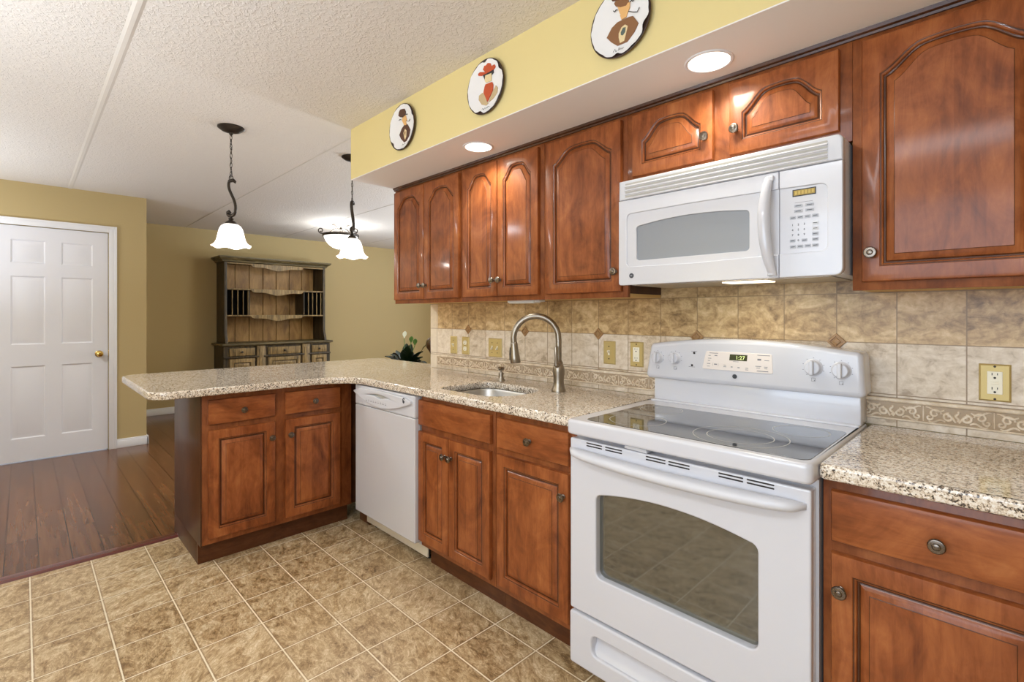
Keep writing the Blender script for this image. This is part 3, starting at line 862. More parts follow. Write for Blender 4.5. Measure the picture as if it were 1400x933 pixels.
# cooktop slab with the glass let in
b = MB().slab([rrect(0.013, 0.779, -0.690, -0.030, (0.022, 0.004, 0.004, 0.022))], 0.866, 0.918, 0.011, 'xy', 4)
ct = part('cooktop', b, M['white'], rg, ang=40)
gl = part('glass_surface', MB().slab([rrect(0.070, 0.763, -0.657, -0.225, 0.028)], 0.917, 0.9192, 0.0008, 'xy'), M['glass_black'], ct, label='black ceramic glass')
def ringmesh(cx, cy, r, w=0.0013):
    b = MB(); z = 0.91945
    c = lambda q: [(cx+q*math.cos(2*PI*i/56), cy+q*math.sin(2*PI*i/56), z) for i in range(56)]
    b.loops([c(r-w), c(r+w)]); return b
bn = MB()
for (cx, cy, rr) in ((0.208, -0.535, (0.095,)), (0.545, -0.520, (0.132, 0.092)), (0.655, -0.318, (0.078,)), (0.175, -0.310, (0.078,))):
    for q in rr:
        z = 0.91945; w = 0.0013
        c = lambda k: [(cx+k*math.cos(2*PI*i/64), cy+k*math.sin(2*PI*i/64), z) for i in range(64)]
        bn.loops([c(q-w), c(q+w)])
part('burner_ring', bn, M['ring'], ct, label='pale printed burner rings')
# back riser and control hood
part('back_riser', MB().box(0.031, 0.774, -0.105, -0.012, 0.9175, 1.03, 0.006).box(0.031, 0.774, -0.135, -0.05, 0.9175, 0.924, 0.003), M['white'], rg)
hood = []
hx0, hx1, hz0 = 0.003, 0.789, 1.012
hood += [(hx0+0.018+0.018*math.cos(math.radians(a)), hz0+0.018+0.018*math.sin(math.radians(a))) for a in (180, 205, 230, 250, 270)]
hood += [(hx1-0.018+0.018*math.cos(math.radians(a)), hz0+0.018+0.018*math.sin(math.radians(a))) for a in (270, 295, 320, 340, 360)]
hood += [(hx1-0.026+0.020*math.cos(math.radians(a)), 1.141+0.022*math.sin(math.radians(a))) for a in (10, 30, 50, 75)]
for k in range(1, 20):
    u = 1-2*k/20
    hood.append((0.397+u*0.345, 1.164+0.026*(1-u*u)))
hood += [(hx0+0.040+0.020*math.cos(math.radians(a)), 1.141+0.022*math.sin(math.radians(a))) for a in (105, 130, 150, 170)]
cp = part('control_hood', MB().slab([hood], -0.130, -0.012, 0.018, 'xz', 5), M['white'], rg, ang=45)
yh = -0.1302
def rough_strip(b, x0, x1, z, h, y): b.box(x0, x1, y-0.0004, y, z-h/2, z+h/2)
kp = MB().slab([round_poly([(0.254, 1.070, .008), (0.516, 1.070, .008), (0.512, 1.141, .008), (0.272, 1.141, .008)])], yh-0.0016, yh+0.002, 0.0008, 'xz')
kpo = part('key_panel', kp, M['ctrl'], cp, label='warm white touch key panel')
grp = [MB(), MB(), MB()]; y = yh-0.0017
for x0, x1, z, h in ((.285, .318, 1.134, .002), (.281, .290, 1.124, .002), (.305, .316, 1.125, .003), (.279, .292, 1.113, .002), (.279, .287, 1.104, .002), (.275, .288, 1.092, .002), (.275, .286, 1.082, .0015),
                  (.303, .314, 1.091, .004), (.298, .2985, 1.090, .012), (.319, .3195, 1.090, .012), (.339, .349, 1.090, .0018), (.339, .350, 1.084, .0018), (.367, .374, 1.085, .003), (.392, .400, 1.084, .003),
                  (.420, .431, 1.084, .002), (.420, .431, 1.078, .002), (.463, .506, 1.135, .002), (.463, .476, 1.119, .006), (.487, .503, 1.117, .002), (.456, .476, 1.094, .002), (.459, .472, 1.088, .002),
                  (.486, .498, 1.093, .002), (.487, .497, 1.087, .002), (.461, .500, 1.077, .0025), (.375, .396, 1.106, .0014)):
    rough_strip(grp[0 if x0 < 0.33 else 1 if x0 < 0.44 else 2], x0, x1, z, h, y)
for g_ in grp: part('lettering', g_, M['mark'], kpo, label='grey printed marks')
for x, z, w in ((0.222, 1.1365, 0.012), (0.212, 1.0735, 0.013)):
    b = MB(); rough_strip(b, x-w, x+w, z, 0.0016, -0.1301); part('lettering', b, M['mark'], cp, label='grey printed caption')
for kx, kz, q in ((0.062, 1.103, .0285), (0.141, 1.105, .0285), (0.643, 1.104, .0325), (0.724, 1.100, .0325)):
    b = MB()
    for k in range(9):
        a = math.radians(-55+k*36); px, pz = kx+q*math.cos(a), kz+q*math.sin(a)
        if pz > kz-0.8*q: b.box(px-.0016, px+.0016, -0.1305, -0.1301, pz-.0010, pz+.0010)
    # little burner plan under the knob
    o = kz-0.042
    for (u0, u1, w0, w1) in ((-.006, -.005, -.006, .006), (.005, .006, -.006, .006), (-.006, .006, -.006, -.005), (-.006, .006, .005, .006), (.002, .0048, -.004, -.001)):
        b.box(kx+u0, kx+u1, -0.1305, -0.1301, o+w0, o+w1)
    part('dial_lettering', b, M['mark'], cp, label='grey printed dial marks')
dp = MB().slab([[(0.361, 1.110), (0.426, 1.110), (0.428, 1.133), (0.364, 1.133)]], yh-0.0022, yh, 0.0003, 'xz')
part('clock_display', dp, M['clock'], cp, label='dark green clock display')
part('clock_digits', MB().text('1:27', 0.020, 0.402, yh-0.0026, 1.1205), M['digit'], cp, label='pale green digits 1:27')
for x, z in ((0.222, 1.130), (0.213, 1.080)):
    part('indicator_lamp', MB().lathe([(0.0045, 0), (0.0045, 0.0012), (0.002, 0.002)], (x, yh, z), '-y', 12), M['slot'], cp, label='dark indicator lamp')
b = MB().lathe([(0.0085, 0), (0.0085, 0.0016), (0.0065, 0.0016), (0.0065, 0.0010)], (0.381, yh, 1.0495), '-y', 20, True, True)
b.text('GE', 0.0065, 0.381, yh-0.0013, 1.0495)
part('badge', b, M['ink'], cp, label='small round dark badge')
for kx, kz, q, tilt in ((0.062, 1.103, .0215, 0.10), (0.141, 1.105, .0215, 0.05), (0.643, 1.104, .0245, 0.06), (0.724, 1.100, .0245, 0.04)):
    kb = MB().lathe([(q*1.18, 0), (q*1.18, 0.002), (q*1.06, 0.004), (q, 0.006), (q*0.96, 0.018), (q*0.86, 0.021)], (kx, yh, kz), '-y', 28)
    k_ = part('knob', kb, M['white'], cp, label='white dial')
    g = MB().slab([round_poly([(kx-.0065, kz-q*1.02, .004), (kx+.0065, kz-q*1.02, .004), (kx+.0065, kz+q*1.0, .005), (kx-.0065, kz+q*1.0, .005)])], yh-0.034, yh-0.018, 0.003, 'xz')
    # the grip belongs to the dial: same mesh
    me = bpy.data.meshes.new('k'); tmp = bmesh.new(); tmp.from_mesh(k_.data)
    inv = ROOTM[rg.name].inverted()
    bmesh.ops.transform(g.bm, matrix=inv, verts=g.bm.verts[:]); g.bm.to_mesh(me); g.bm.free(); tmp.from_mesh(me); tmp.to_mesh(k_.data); tmp.free(); bpy.data.meshes.remove(me)
    k_.data.polygons.foreach_set('use_smooth', [True]*len(k_.data.polygons)); k_.data.set_sharp_from_angle(angle=math.radians(32))
# oven door
yd0, yd1 = -0.664, -0.618
dl = rrect(0.014, 0.770, 0.247, 0.848, 0.006)
win = arc_top(0.124, 0.645, 0.388, 0.668, 0.700, 0.022, 16)
od = part('oven_door', MB().slab([dl, win], yd0, yd1, 0.005, 'xz', 3), M['white'], rg, ang=40)
part('window_glass', MB().slab([arc_top(0.118, 0.651, 0.382, 0.674, 0.706, 0.022, 16)], -0.640, -0.634, 0.0005, 'xz'), M['oven_glass'], od, label='tinted oven window')
b = MB()
wi = arc_top(0.142, 0.645-0.004, 0.402, 0.662, 0.694, 0.018, 16)
b.slab([arc_top(0.117, 0.652, 0.381, 0.675, 0.707, 0.022, 16), wi], -0.633, -0.625, 0.001, 'xz')
part('window_frame', b, M['cavity'], od, label='grey frame behind the oven glass')
# bowed towel-bar handle moulded onto the door
b = MB(); lps = []
for k in range(29):
    u = -1+2*k/28; x = 0.388+u*0.372
    e_ = max(0.0, 1-abs(u)**10)**0.5
    bow = 0.008*(1-u*u)
    zc_ = 0.806-bow*1.5; dep = 0.010+(0.040+bow)*e_; hh = (0.017+0.003*(1-u*u))*(0.45+0.55*e_)
    lp = []
    for i in range(14):
        a = 2*PI*i/14
        lp.append((x, -0.664+0.004-dep*0.5-dep*0.5*math.cos(a), zc_+hh*math.sin(a)))
    lps.append(lp)
b.loops(lps, True, True, True)
part('handle', b, M['white_soft'], od, ang=60)
for x0, x1 in ((.085, .150), (.162, .228), (.314, .381), (.390, .457), (.541, .608), (.617, .686)):
    for z in (0.8405, 0.8315):
        part('vent_slot', MB().slab([rrect(x0, x1, z-0.0021, z+0.0021, 0.002)], -0.6645, -0.655, 0.0002, 'xz'), M['slot'], od, label='dark slot above the handle')
part('latch', MB().slab([round_poly([(.238, .853, .003), (.32, .850, .002), (.318, .861, .003), (.240, .863, .004)])], -0.668, -0.612, 0.002, 'xz'), M['white_soft'], rg)
# drawer with a scooped grip
dz = rrect(0.014, 0.770, 0.055, 0.238, 0.010)
grip = arc_top(0.108, 0.676, 0.118, 0.1865, 0.1875, 0.022, 6)
b = MB().slab([dz, grip], -0.668, -0.622, 0.007, 'xz', 4)
b.loops([[(0.100, -0.640, 0.196), (0.684, -0.640, 0.196)], [(0.100, -0.632, 0.180), (0.684, -0.632, 0.180)], [(0.100, -0.636, 0.150), (0.684, -0.636, 0.150)], [(0.100, -0.652, 0.125), (0.684, -0.652, 0.125)], [(0.100, -0.6600, 0.1140), (0.684, -0.6600, 0.1140)]], closed=False)
part('storage_drawer', b, M['white'], rg, ang=45)

# ------------------------------------------------------------------ over-the-range microwave
mw = thing('microwave', 'white over-the-range microwave hung beneath the short wall cabinet', 'microwave', (0.405, -0.18, 1.40))
mx0, mx1, ym = 0.034, 0.780, -0.385
b = MB().box(mx0+0.002, 0.776, -0.352, -0.012, 1.402, 1.8045, 0.004)
part('case', b, M['white_soft'], mw)
b = MB().slab([rrect(mx0+0.04, 0.74, -0.33, -0.04, 0.01)], 1.3985, 1.4035, 0.001)
part('bottom_grease_plate', b, M['steel'], mw, label='metal underside plate')
part('task_lamp', MB().slab([rrect(0.40, 0.55, -0.30, -0.21, 0.008)], 1.3955, 1.3985, 0.001), glow('warm task lamp lens', (1.0, 0.85, 0.62, 1), 3.0), mw, label='warm cooktop lamp under the case')
lamp('microwave_bulb', 'AREA', (0.47, -0.255, 1.393), 0.8, (1.0, 0.84, 0.62), (0, 0, 0), shape='RECTANGLE', size=0.16, size_y=0.08)
# top vent grille
b = MB().slab([rrect(mx0, mx1, 1.7295, 1.8045, (0.0, 0.016, 0.004, 0.0))], ym, -0.353, 0.006, 'xz', 3)
gr = part('vent_grille', b, M['white_soft'], mw)
b = MB()
for k in range(4):
    z = 1.7405+0.0158*k
    b.slab([rrect(0.063, 0.743, z-0.0022, z+0.0042, 0.003)], ym-0.0003, ym+0.004, 0.0001, 'xz')
sl = MB()
for k in range(4):
    z = 1.7405+0.0158*k
    sl.loops([[(0.063, ym-0.0003, z-0.0030), (0.743, ym-0.0003, z-0.0030)], [(0.063, ym-0.0052, z-0.0078), (0.743, ym-0.0052, z-0.0078)], [(0.063, ym-0.0003, z-0.0110), (0.743, ym-0.0003, z-0.0110)]], closed=False)
part('louvre_recess', b, M['shadow_grey'], gr, label='grey recesses between the louvres')
part('louvre', sl, M['white_soft'], gr)
# door: recessed centre panel framed by a raised border, and the window in it
xs = 0.6125
b = MB()
b.slab([rrect(mx0, xs-0.0008, 1.3985, 1.7275, (0.0, 0.0, 0.0, 0.012)), arc_top(0.108, 0.523, 1.491, 1.622, 0.0+1.638, 0.012, 14)], ym+0.005, -0.354, 0.001, 'xz')
def bar_top(x): return 1.673-0.0*x
cl = round_poly([(mx0, 1.3985, .012), (xs-0.0008, 1.3985, 0), (xs-0.0008, 1.4710, 0), (0.33, 1.4655, 0), (0.069, 1.4700, .020), (0.069, 1.6735, .020), (0.33, 1.6760, 0), (xs-0.0008, 1.6725, 0), (xs-0.0008, 1.7275, 0), (mx0, 1.7275, 0)])
b.slab([cl], ym-0.001, ym+0.006, 0.0028, 'xz', 3)
md = part('door', b, M['white'], mw, ang=40)
part('window', MB().slab([arc_top(0.104, 0.527, 1.487, 1.626, 1.642, 0.012, 14)], ym+0.013, ym+0.018, 0.0005, 'xz'), M['mesh_grey'], md, label='grey screened window')
b = MB(); lps = []
for k in range(25):
    t = k/24; z = 1.404+0.312*t; u = 2*t-1
    dep = 0.010+0.040*(1-abs(u)**2.4); w = 0.0125+0.0055*(1-u*u); xc = 0.5905-0.011*(1-u*u)+0.006*(-u)
    lp = []
    for i in range(14):
        a = 2*PI*i/14
        lp.append((xc+w*math.cos(a), ym+0.004-dep*0.72-(dep*0.28+0.004)*math.sin(a), z))
    lps.append(lp)
b.loops(lps, True, True, True)
b.box(0.582, 0.600, ym-0.014, ym+0.002, 1.405, 1.420, 0.003).box(0.582, 0.600, ym-0.014, ym+0.002, 1.700, 1.716, 0.003)
part('handle', b, M['white'], md, ang=60)
b = MB().lathe([(0.0095, 0), (0.0095, 0.0018), (0.0075, 0.0022)], (0.092, ym-0.001, 1.434), '-y', 20)
b.mi = 1; b.text('GE', 0.0075, 0.092, ym-0.0034, 1.434)
part('badge', b, [M['ink'], M['key']], md, label='small round dark badge')
b = MB().slab([rrect(xs+0.0008, mx1, 1.3985, 1.7275, (0.022, 0.0, 0.0, 0.0))], ym+0.005, -0.354, 0.001, 'xz')
cr_ = round_poly([(xs+0.0008, 1.3985, 0), (mx1, 1.3985, .022), (mx1, 1.7275, 0), (xs+0.0008, 1.7275, 0), (xs+0.0008, 1.6725, 0), (0.742, 1.6690, .022), (0.742, 1.4720, .022), (xs+0.0008, 1.4710, 0)])
b.slab([cr_], ym-0.001, ym+0.006, 0.0028, 'xz', 3)
mc = part('control_panel', b, M['white'], mw, ang=40)
yk = ym+0.005
part('display', MB().slab([[(0.649, 1.6425), (0.712, 1.6425), (0.712, 1.6640), (0.649, 1.6640)]], yk-0.0014, yk, 0.0003, 'xz'), M['black'], mc, label='dark display frame')
b = MB().slab([[(0.652, 1.6455), (0.7095, 1.6455), (0.7095, 1.6610), (0.652, 1.6610)]], yk-0.0018, yk-0.001, 0.0001, 'xz')
b.mi = 1
for k in range(6): b.box(0.656+k*0.009, 0.6615+k*0.009, yk-0.0021, yk-0.0017, 1.6480, 1.6590)
part('lcd', b, [M['lcd'], M['lcd_seg']], mc, label='amber display')
def key(x, z, w, h, m, ink=True):
    b = MB().slab([rrect(x-w/2, x+w/2, z-h/2, z+h/2, 0.0015)], yk-0.0012, yk, 0.0004, 'xz')
    if ink:
        b.mi = 1; b.box(x-w*0.33, x+w*0.33, yk-0.0015, yk-0.0011, z-0.0009, z+0.0009)
    part('key', b, [M[m], M['ink']], mc, label='pale key' if m == 'key_light' else 'grey key')
for x, z in ((.665, 1.614), (.695, 1.6135), (.665, 1.598), (.695, 1.598)): key(x, z, .023, .0095, 'key')
for x in (.650, .670, .6895, .710): key(x, 1.579, .0165, .010, 'key')
for x in (.650, .670, .690, .710): key(x, 1.4905, .0165, .010, 'key')
for z, m in ((1.557, 'key_light'), (1.541, 'key_light'), (1.525, 'key'), (1.5085, 'key')): key(.710, z, .0165, .010, m)
key(.649, 1.509, .0150, .0090, 'key'); key(.681, 1.5085, .0150, .0090, 'key')
b = MB()
for i, d in enumerate('123456789'): b.text(d, 0.0085, .649+.016*(i % 3), yk-0.0004, 1.557-.0155*(i//3))
b.text('0', 0.0085, .665, yk-0.0004, 1.509)
part('lettering', MB().box(.655, .703, yk-0.0004, yk, 1.6235, 1.6241), M['ink'], mc, label='thin printed line')
part('lettering', b, M['ink'], mc, label='dark printed digits')

# ------------------------------------------------------------------ dishwasher
dw = thing('dishwasher', 'white built-in dishwasher tucked in the corner of the counter', 'dishwasher', (-1.316, -0.3, 0))
part('tub', MB().box(-1.626, -1.007, -0.598, -0.02, 0.105, 0.868), M['dw_white'], dw)
d_ = part('door', MB().slab([rrect(-1.632, -1.004, 0.122, 0.7545, 0.006)], -0.640, -0.600, 0.006, 'xz', 3), M['dw_white'], dw, ang=40)
b = MB().slab([rrect(-1.632, -1.004, 0.757, 0.8695, 0.006)], -0.640, -0.600, 0.006, 'xz', 3)
sm = [(-1.627, 0.838)]
for k in range(25):
    t = k/24; x = -1.625+0.598*t
    sm.append((x, 0.828-0.060*math.sin(PI*t)**0.9))
sm += [(-1.027, 0.842), (-1.10, 0.8565), (-1.33, 0.8640), (-1.56, 0.8565)]
hk = []
for k in range(15):
    t = k/14; hk.append((-1.465+0.25*t, 0.8285+0.0135*math.sin(PI*t)))
for k in range(1, 14):
    t = 1-k/14; hk.append((-1.465+0.25*t, 0.8285-0.0125*math.exp(-((t-0.56)/0.16)**2)+0.0035*math.sin(PI*t)))
b.slab([sm, hk], -0.656, -0.632, 0.006, 'xz', 3)
pc = part('control_panel', b, M['white_soft'], dw, ang=45)
b = MB().slab([[(-1.47, .805), (-1.21, .805), (-1.21, .85), (-1.47, .85)]], -0.6415, -0.6405, 0.0001, 'xz')
part('handle_pocket', b, M['shadow_grey'], pc, label='grey hollow behind the handle lip')
b = MB()
for k in range(9):
    x = -1.475+k*0.026
    b.box(x, x+0.014, -0.6565, -0.656, 0.7945-0.0011*abs(k-4)**0, 0.7965); b.box(x+0.003, x+0.010, -0.6565, -0.656, 0.801, 0.8025)
part('lettering', b, M['mark'], pc, label='grey printed marks')
b = MB().lathe([(0.0085, 0), (0.0085, 0.001)], (-1.082, -0.656, 0.835), '-y', 18)
b.tube([(-1.0895, -0.6564, 0.839), (-1.087, -0.6566, 0.849), (-1.081, -0.6566, 0.8535), (-1.0755, -0.6566, 0.851), (-1.074, -0.6564, 0.846)], [0.0016, 0.0024, 0.0022, 0.0018, 0.0012], 8)
part('badge', b, M['ink'], pc, label='small dark swirl badge')
part('kick_plate', MB().box(-1.630, -0.998, -0.566, -0.556, 0.030, 0.121, 0.002), M['bisque'], dw, label='bisque kick plate')
part('leg', MB().lathe([(0.016, 0), (0.016, 0.008), (0.008, 0.012), (0.008, 0.106)], (-1.58, -0.52, 0), 'z', 10), M['black'], dw)
part('leg', MB().lathe([(0.016, 0), (0.016, 0.008), (0.008, 0.012), (0.008, 0.106)], (-1.05, -0.52, 0), 'z', 10), M['black'], dw)
# dark filler between the dishwasher and the peninsula cabinet
single('filler_strip', MB().box(-1.760, -1.634, -0.545, -0.530, 0.0, 0.876, 0.001), M['toe'], 'dark filler board between the dishwasher and the peninsula cabinet', 'filler panel', (-1.697, -0.537, 0))

# ------------------------------------------------------------------ wall plates on the tile (all brass)
yw = -0.0082
def plate_body(r, cx, cz, w, h):
    b = MB(); yf = yw-0.006
    g = lambda d, y: [(cx-w/2+d, y, cz-h/2+d), (cx+w/2-d, y, cz-h/2+d), (cx+w/2-d, y, cz+h/2-d), (cx-w/2+d, y, cz+h/2-d)]
    b.loops([g(0, yw), g(0, yw-0.0015), g(0.0045, yf), g(0.006, yf)], True, True, True)
    return part('plate', b, M['brass'], r, ang=15)
def screw(r, x, z): part('screw', MB().lathe([(0.0032, 0), (0.0032, 0.0006), (0.0015, 0.0012)], (x, yw-0.006, z), '-y', 10), M['pewter_dark'], r)
def toggle(r, x, z, up):
    b = MB().box(x-0.005, x+0.005, yw-0.0075, yw-0.006, z-0.012, z+0.012, 0.0006)
    s = 1 if up else -1
    b.loops([[(x-0.0042, yw-0.0065, z-0.005), (x+0.0042, yw-0.0065, z-0.005), (x+0.0042, yw-0.0065, z+0.005), (x-0.0042, yw-0.0065, z+0.005)],
             [(x-0.0034, yw-0.018, z+s*0.008-0.0035), (x+0.0034, yw-0.018, z+s*0.008-0.0035), (x+0.0034, yw-0.018, z+s*0.008+0.0035), (x-0.0034, yw-0.018, z+s*0.008+0.0035)]], True, False, True)
    part('toggle', b, M['ivory'], r)
def holes(b, x, z, y, k=1.0):
    b.box(x-0.0068*k, x-0.0048*k, y-0.0004, y, z+0.001, z+0.0085*k); b.box(x+0.0048*k, x+0.0066*k, y-0.0004, y, z+0.002, z+0.0078*k)
    b.slab([[(x+0.003*math.cos(a*PI/6), z-0.0062+0.003*math.sin(a*PI/6)) for a in range(12)]], y-0.0004, y, 0.0001, 'xz')
def plate_thing(kind, label, cat, x0, x1, z0, z1):
    r = thing(kind, label, cat, ((x0+x1)/2, yw, (z0+z1)/2))
    plate_body(r, (x0+x1)/2, (z0+z1)/2, x1-x0, z1-z0)
    return r, (x0+x1)/2, (z0+z1)/2
r, cx, cz = plate_thing('light_switch', 'brass single toggle switch plate nearest the free end of the tiled wall', 'light switch', -1.527, -1.455, 1.025, 1.141)
toggle(r, cx, cz, True); screw(r, cx, cz+0.030); screw(r, cx, cz-0.030)
r, cx, cz = plate_thing('outlet', 'brass outlet plate with two round sockets beside a toggle switch', 'outlet', -1.405, -1.331, 1.026, 1.141)
for s in (-1, 1):
    z = cz+s*0.0195
    b = MB().slab([[(cx+0.0170*math.cos(a*PI/12), z+max(-0.0135, min(0.0135, 0.0170*math.sin(a*PI/12)))) for a in range(24)]], yw-0.0085, yw-0.004, 0.0008, 'xz')
    b.mi = 1; holes(b, cx, z, yw-0.0085)
    part('socket', b, [M['ivory'], M['slot']], r, label='ivory round socket')
screw(r, cx, cz)
r, cx, cz = plate_thing('light_switch', 'wide brass plate with two toggle switches left of the faucet', 'light switch', -1.146, -1.026, 1.026, 1.140)
for s in (-1, 1):
    toggle(r, cx+s*0.023, cz, False); screw(r, cx+s*0.023, cz+0.030); screw(r, cx+s*0.023, cz-0.030)
r, cx, cz = plate_thing('light_switch', 'brass single toggle switch plate right of the faucet', 'light switch', -0.298, -0.229, 1.042, 1.155)
toggle(r, cx, cz, True); screw(r, cx, cz+0.030); screw(r, cx, cz-0.030)
def gfci(label, x0, x1, z0, z1):
    r, cx, cz = plate_thing('outlet', label, 'outlet', x0, x1, z0, z1)
    f = part('socket', MB().slab([rrect(cx-0.0165, cx+0.0165, cz-0.0335, cz+0.0335, 0.001)], yw-0.0085, yw-0.004, 0.0008, 'xz'), M['ivory'], r, label='ivory rectangular socket face')
    for s in (-1, 1):
        b = MB(); holes(b, cx, cz+s*0.021, yw-0.0085); part('slots', b, M['slot'], f, label='dark socket slots')
        part('test_button', MB().box(cx-0.008, cx+0.008, yw-0.0095, yw-0.0085, cz+s*0.0035-0.0025, cz+s*0.0035+0.0025, 0.0005), M['ivory'], f)
    screw(r, cx, cz+0.048); screw(r, cx, cz-0.048)
gfci('brass outlet plate with a rectangular socket just left of the range', -0.147, -0.077, 1.040, 1.156)
gfci('brass outlet plate with a rectangular socket right of the range', 1.050, 1.119, 1.028, 1.138)
# under-cabinet light
uc = thing('under_cabinet_light', 'slim white light bar under the wall cabinet over the sink', 'light', (-0.64, -0.20, 1.3595))
part('housing', MB().box(-0.748, -0.560, -0.235, -0.175, 1.346, 1.3597, 0.003), M['trim'], uc)
part('end_cap', MB().box(-0.5598, -0.530, -0.230, -0.180, 1.348, 1.3597, 0.003), M['trim'], uc)
part('diffuser', MB().box(-0.742, -0.566, -0.230, -0.180, 1.3425, 1.3459, 0.001), plain('unlit frosted cover', rgb(236, 234, 226), 0.4), uc)

# ------------------------------------------------------------------ soffit: recessed lights and three hanging plates
def downlight(label, x, y):
    r = thing('recessed_light', label, 'recessed light', (x, y, 2.124), 0, 'recessed lights in the soffit')
    z = 2.1239
    part('trim_ring', MB().lathe([(0.077, z), (0.077, z-0.002), (0.073, z-0.004), (0.066, z-0.003), (0.0655, z)], (x, y, 0), 'z', 36, False, False), M['trim'], r)
    part('lens', MB().lathe([(0.065, z-0.0005), (0.065, z-0.0026), (0.03, z-0.0042)], (x, y, 0), 'z', 32), M['lens'], r, label='glowing lens')
    o = lamp('bulb', 'SPOT', (x, y, 2.112), 20, (1.0, 0.86, 0.66), (0, 0, 0), spot_size=math.radians(150), spot_blend=0.6, shadow_soft_size=0.05)
downlight('lit recessed light in the soffit over the sink', -0.756, -0.430)
downlight('lit recessed light in the soffit above the microwave', 0.413, -0.432)

def wall_plate(label, cx, cz, R, art, seed):
    y0 = -0.5937
    r = thing('decorative_plate', label, 'plate', (cx, y0, cz), 0, 'plates hung on the yellow soffit')
    rnd = random.Random(seed)
    N = 90
    ph = [rnd.uniform(0, 6.28) for _ in range(6)]
    part('rim', MB().lathe([(R*0.6, 0), (R*0.72, 0.004), (R*0.97, 0.013), (R, 0.015), (R, 0.017), (R*0.985, 0.018), (R*0.90, 0.0125), (R*0.7, 0.008)], (cx, y0, cz), '-y', 72), M['plate_rim'], r, label='chipped dark brown rim')
    def rr(a):
        q = 0.955+0.010*math.sin(5*a+ph[0])+0.008*math.sin(11*a+ph[1])+0.006*math.sin(23*a+ph[2])
        for k in range(3):
            d = (a-ph[3+k]+PI) % (2*PI)-PI
            q -= 0.075*math.exp(-(d/0.13)**2)
        return R*min(q, 0.975)
    lps = []
    for f, h in ((0.0, 0.0088), (0.45, 0.0090), (0.72, 0.0096), (0.88, 0.0134), (1.0, 0.0186)):
        lp = []
        for i in range(N):
            a = 2*PI*i/N; q = rr(a)*f if f else 0.001
            lp.append((cx+q*math.cos(a), y0-h-0.0004, cz+q*math.sin(a)))
        lps.append(lp)
    face = part('white_face', MB().loops(lps, True, True, False), M['plate'], r, label='white glazed face')
    for k, (mat_, pts) in enumerate(art):
        yy = y0-0.0100-0.00025*k
        if isinstance(pts[0], (int, float)):    # a stroke: width, then its points
            w = pts[0]; line = [(cx+p[0], yy-0.003, cz+p[1]) for p in pts[1]]
            b = MB().tube(line, w, 5)
        else:
            b = MB().slab([[(cx+p[0], cz+p[1]) for p in pts]], yy-0.0030, yy+0.0005, 0.0003, 'xz')
        part('painted_figure', b, M[mat_], face, label='painted '+mat_[2:]+' shape')
art3 = [('p_brown', [(-0.054, -0.032), (-0.033, -0.006), (-0.011, 0.004), (0.012, 0.004), (0.036, 0.003), (0.050, 0.0), (0.071, -0.033), (0.055, -0.055), (0.028, -0.077), (-0.011, -0.076), (-0.036, -0.054)]),
        ('p_cream', [(-0.005, -0.037), (0.006, -0.02), (0.02, -0.016), (0.031, -0.026), (0.025, -0.045), (0.017, -0.07), (0.0, -0.071), (-0.005, -0.052)]),
        ('p_slate', [(0.003, -0.036), (0.012, -0.024), (0.023, -0.026), (0.021, -0.042), (0.012, -0.050), (0.004, -0.046)]),
        ('p_skin', [(0.0, 0.024), (0.028, 0.018), (0.025, 0.007), (0.006, 0.006)]),
        ('p_skin', [(-0.011, 0.060), (0.012, 0.050), (0.039, 0.052), (0.038, 0.033), (0.028, 0.016), (0.012, 0.013), (0.0, 0.028)]),
        ('p_brown', [(-0.023, 0.072), (-0.011, 0.088), (0.012, 0.084), (0.030, 0.074), (0.035, 0.055), (0.025, 0.045), (0.003, 0.049), (-0.016, 0.06)]),
        ('p_dark', [(-0.034, 0.092), (0.044, 0.077), (0.046, 0.070), (0.02, 0.070), (-0.030, 0.084)]),
        ('p_ink', (0.0014, [(0.034, 0.021), (0.052, 0.011), (0.067, 0.005), (0.073, 0.012), (0.0755, 0.017)])), ('p_ink', (0.0018, [(-0.025, 0.048), (-0.019, 0.042), (-0.015, 0.047), (-0.009, 0.045)])),
        ('p_ink', (0.0018, [(0.041, 0.050), (0.047, 0.053), (0.050, 0.047), (0.056, 0.053)])), ('p_ink', (0.0007, [(-0.026, -0.094), (-0.018, -0.086), (-0.015, -0.096), (-0.009, -0.094)])),
        ('p_ink', (0.0007, [(-0.005, -0.096), (-0.002, -0.086), (0.001, -0.095), (0.006, -0.091), (0.009, -0.096), (0.016, -0.092)]))]
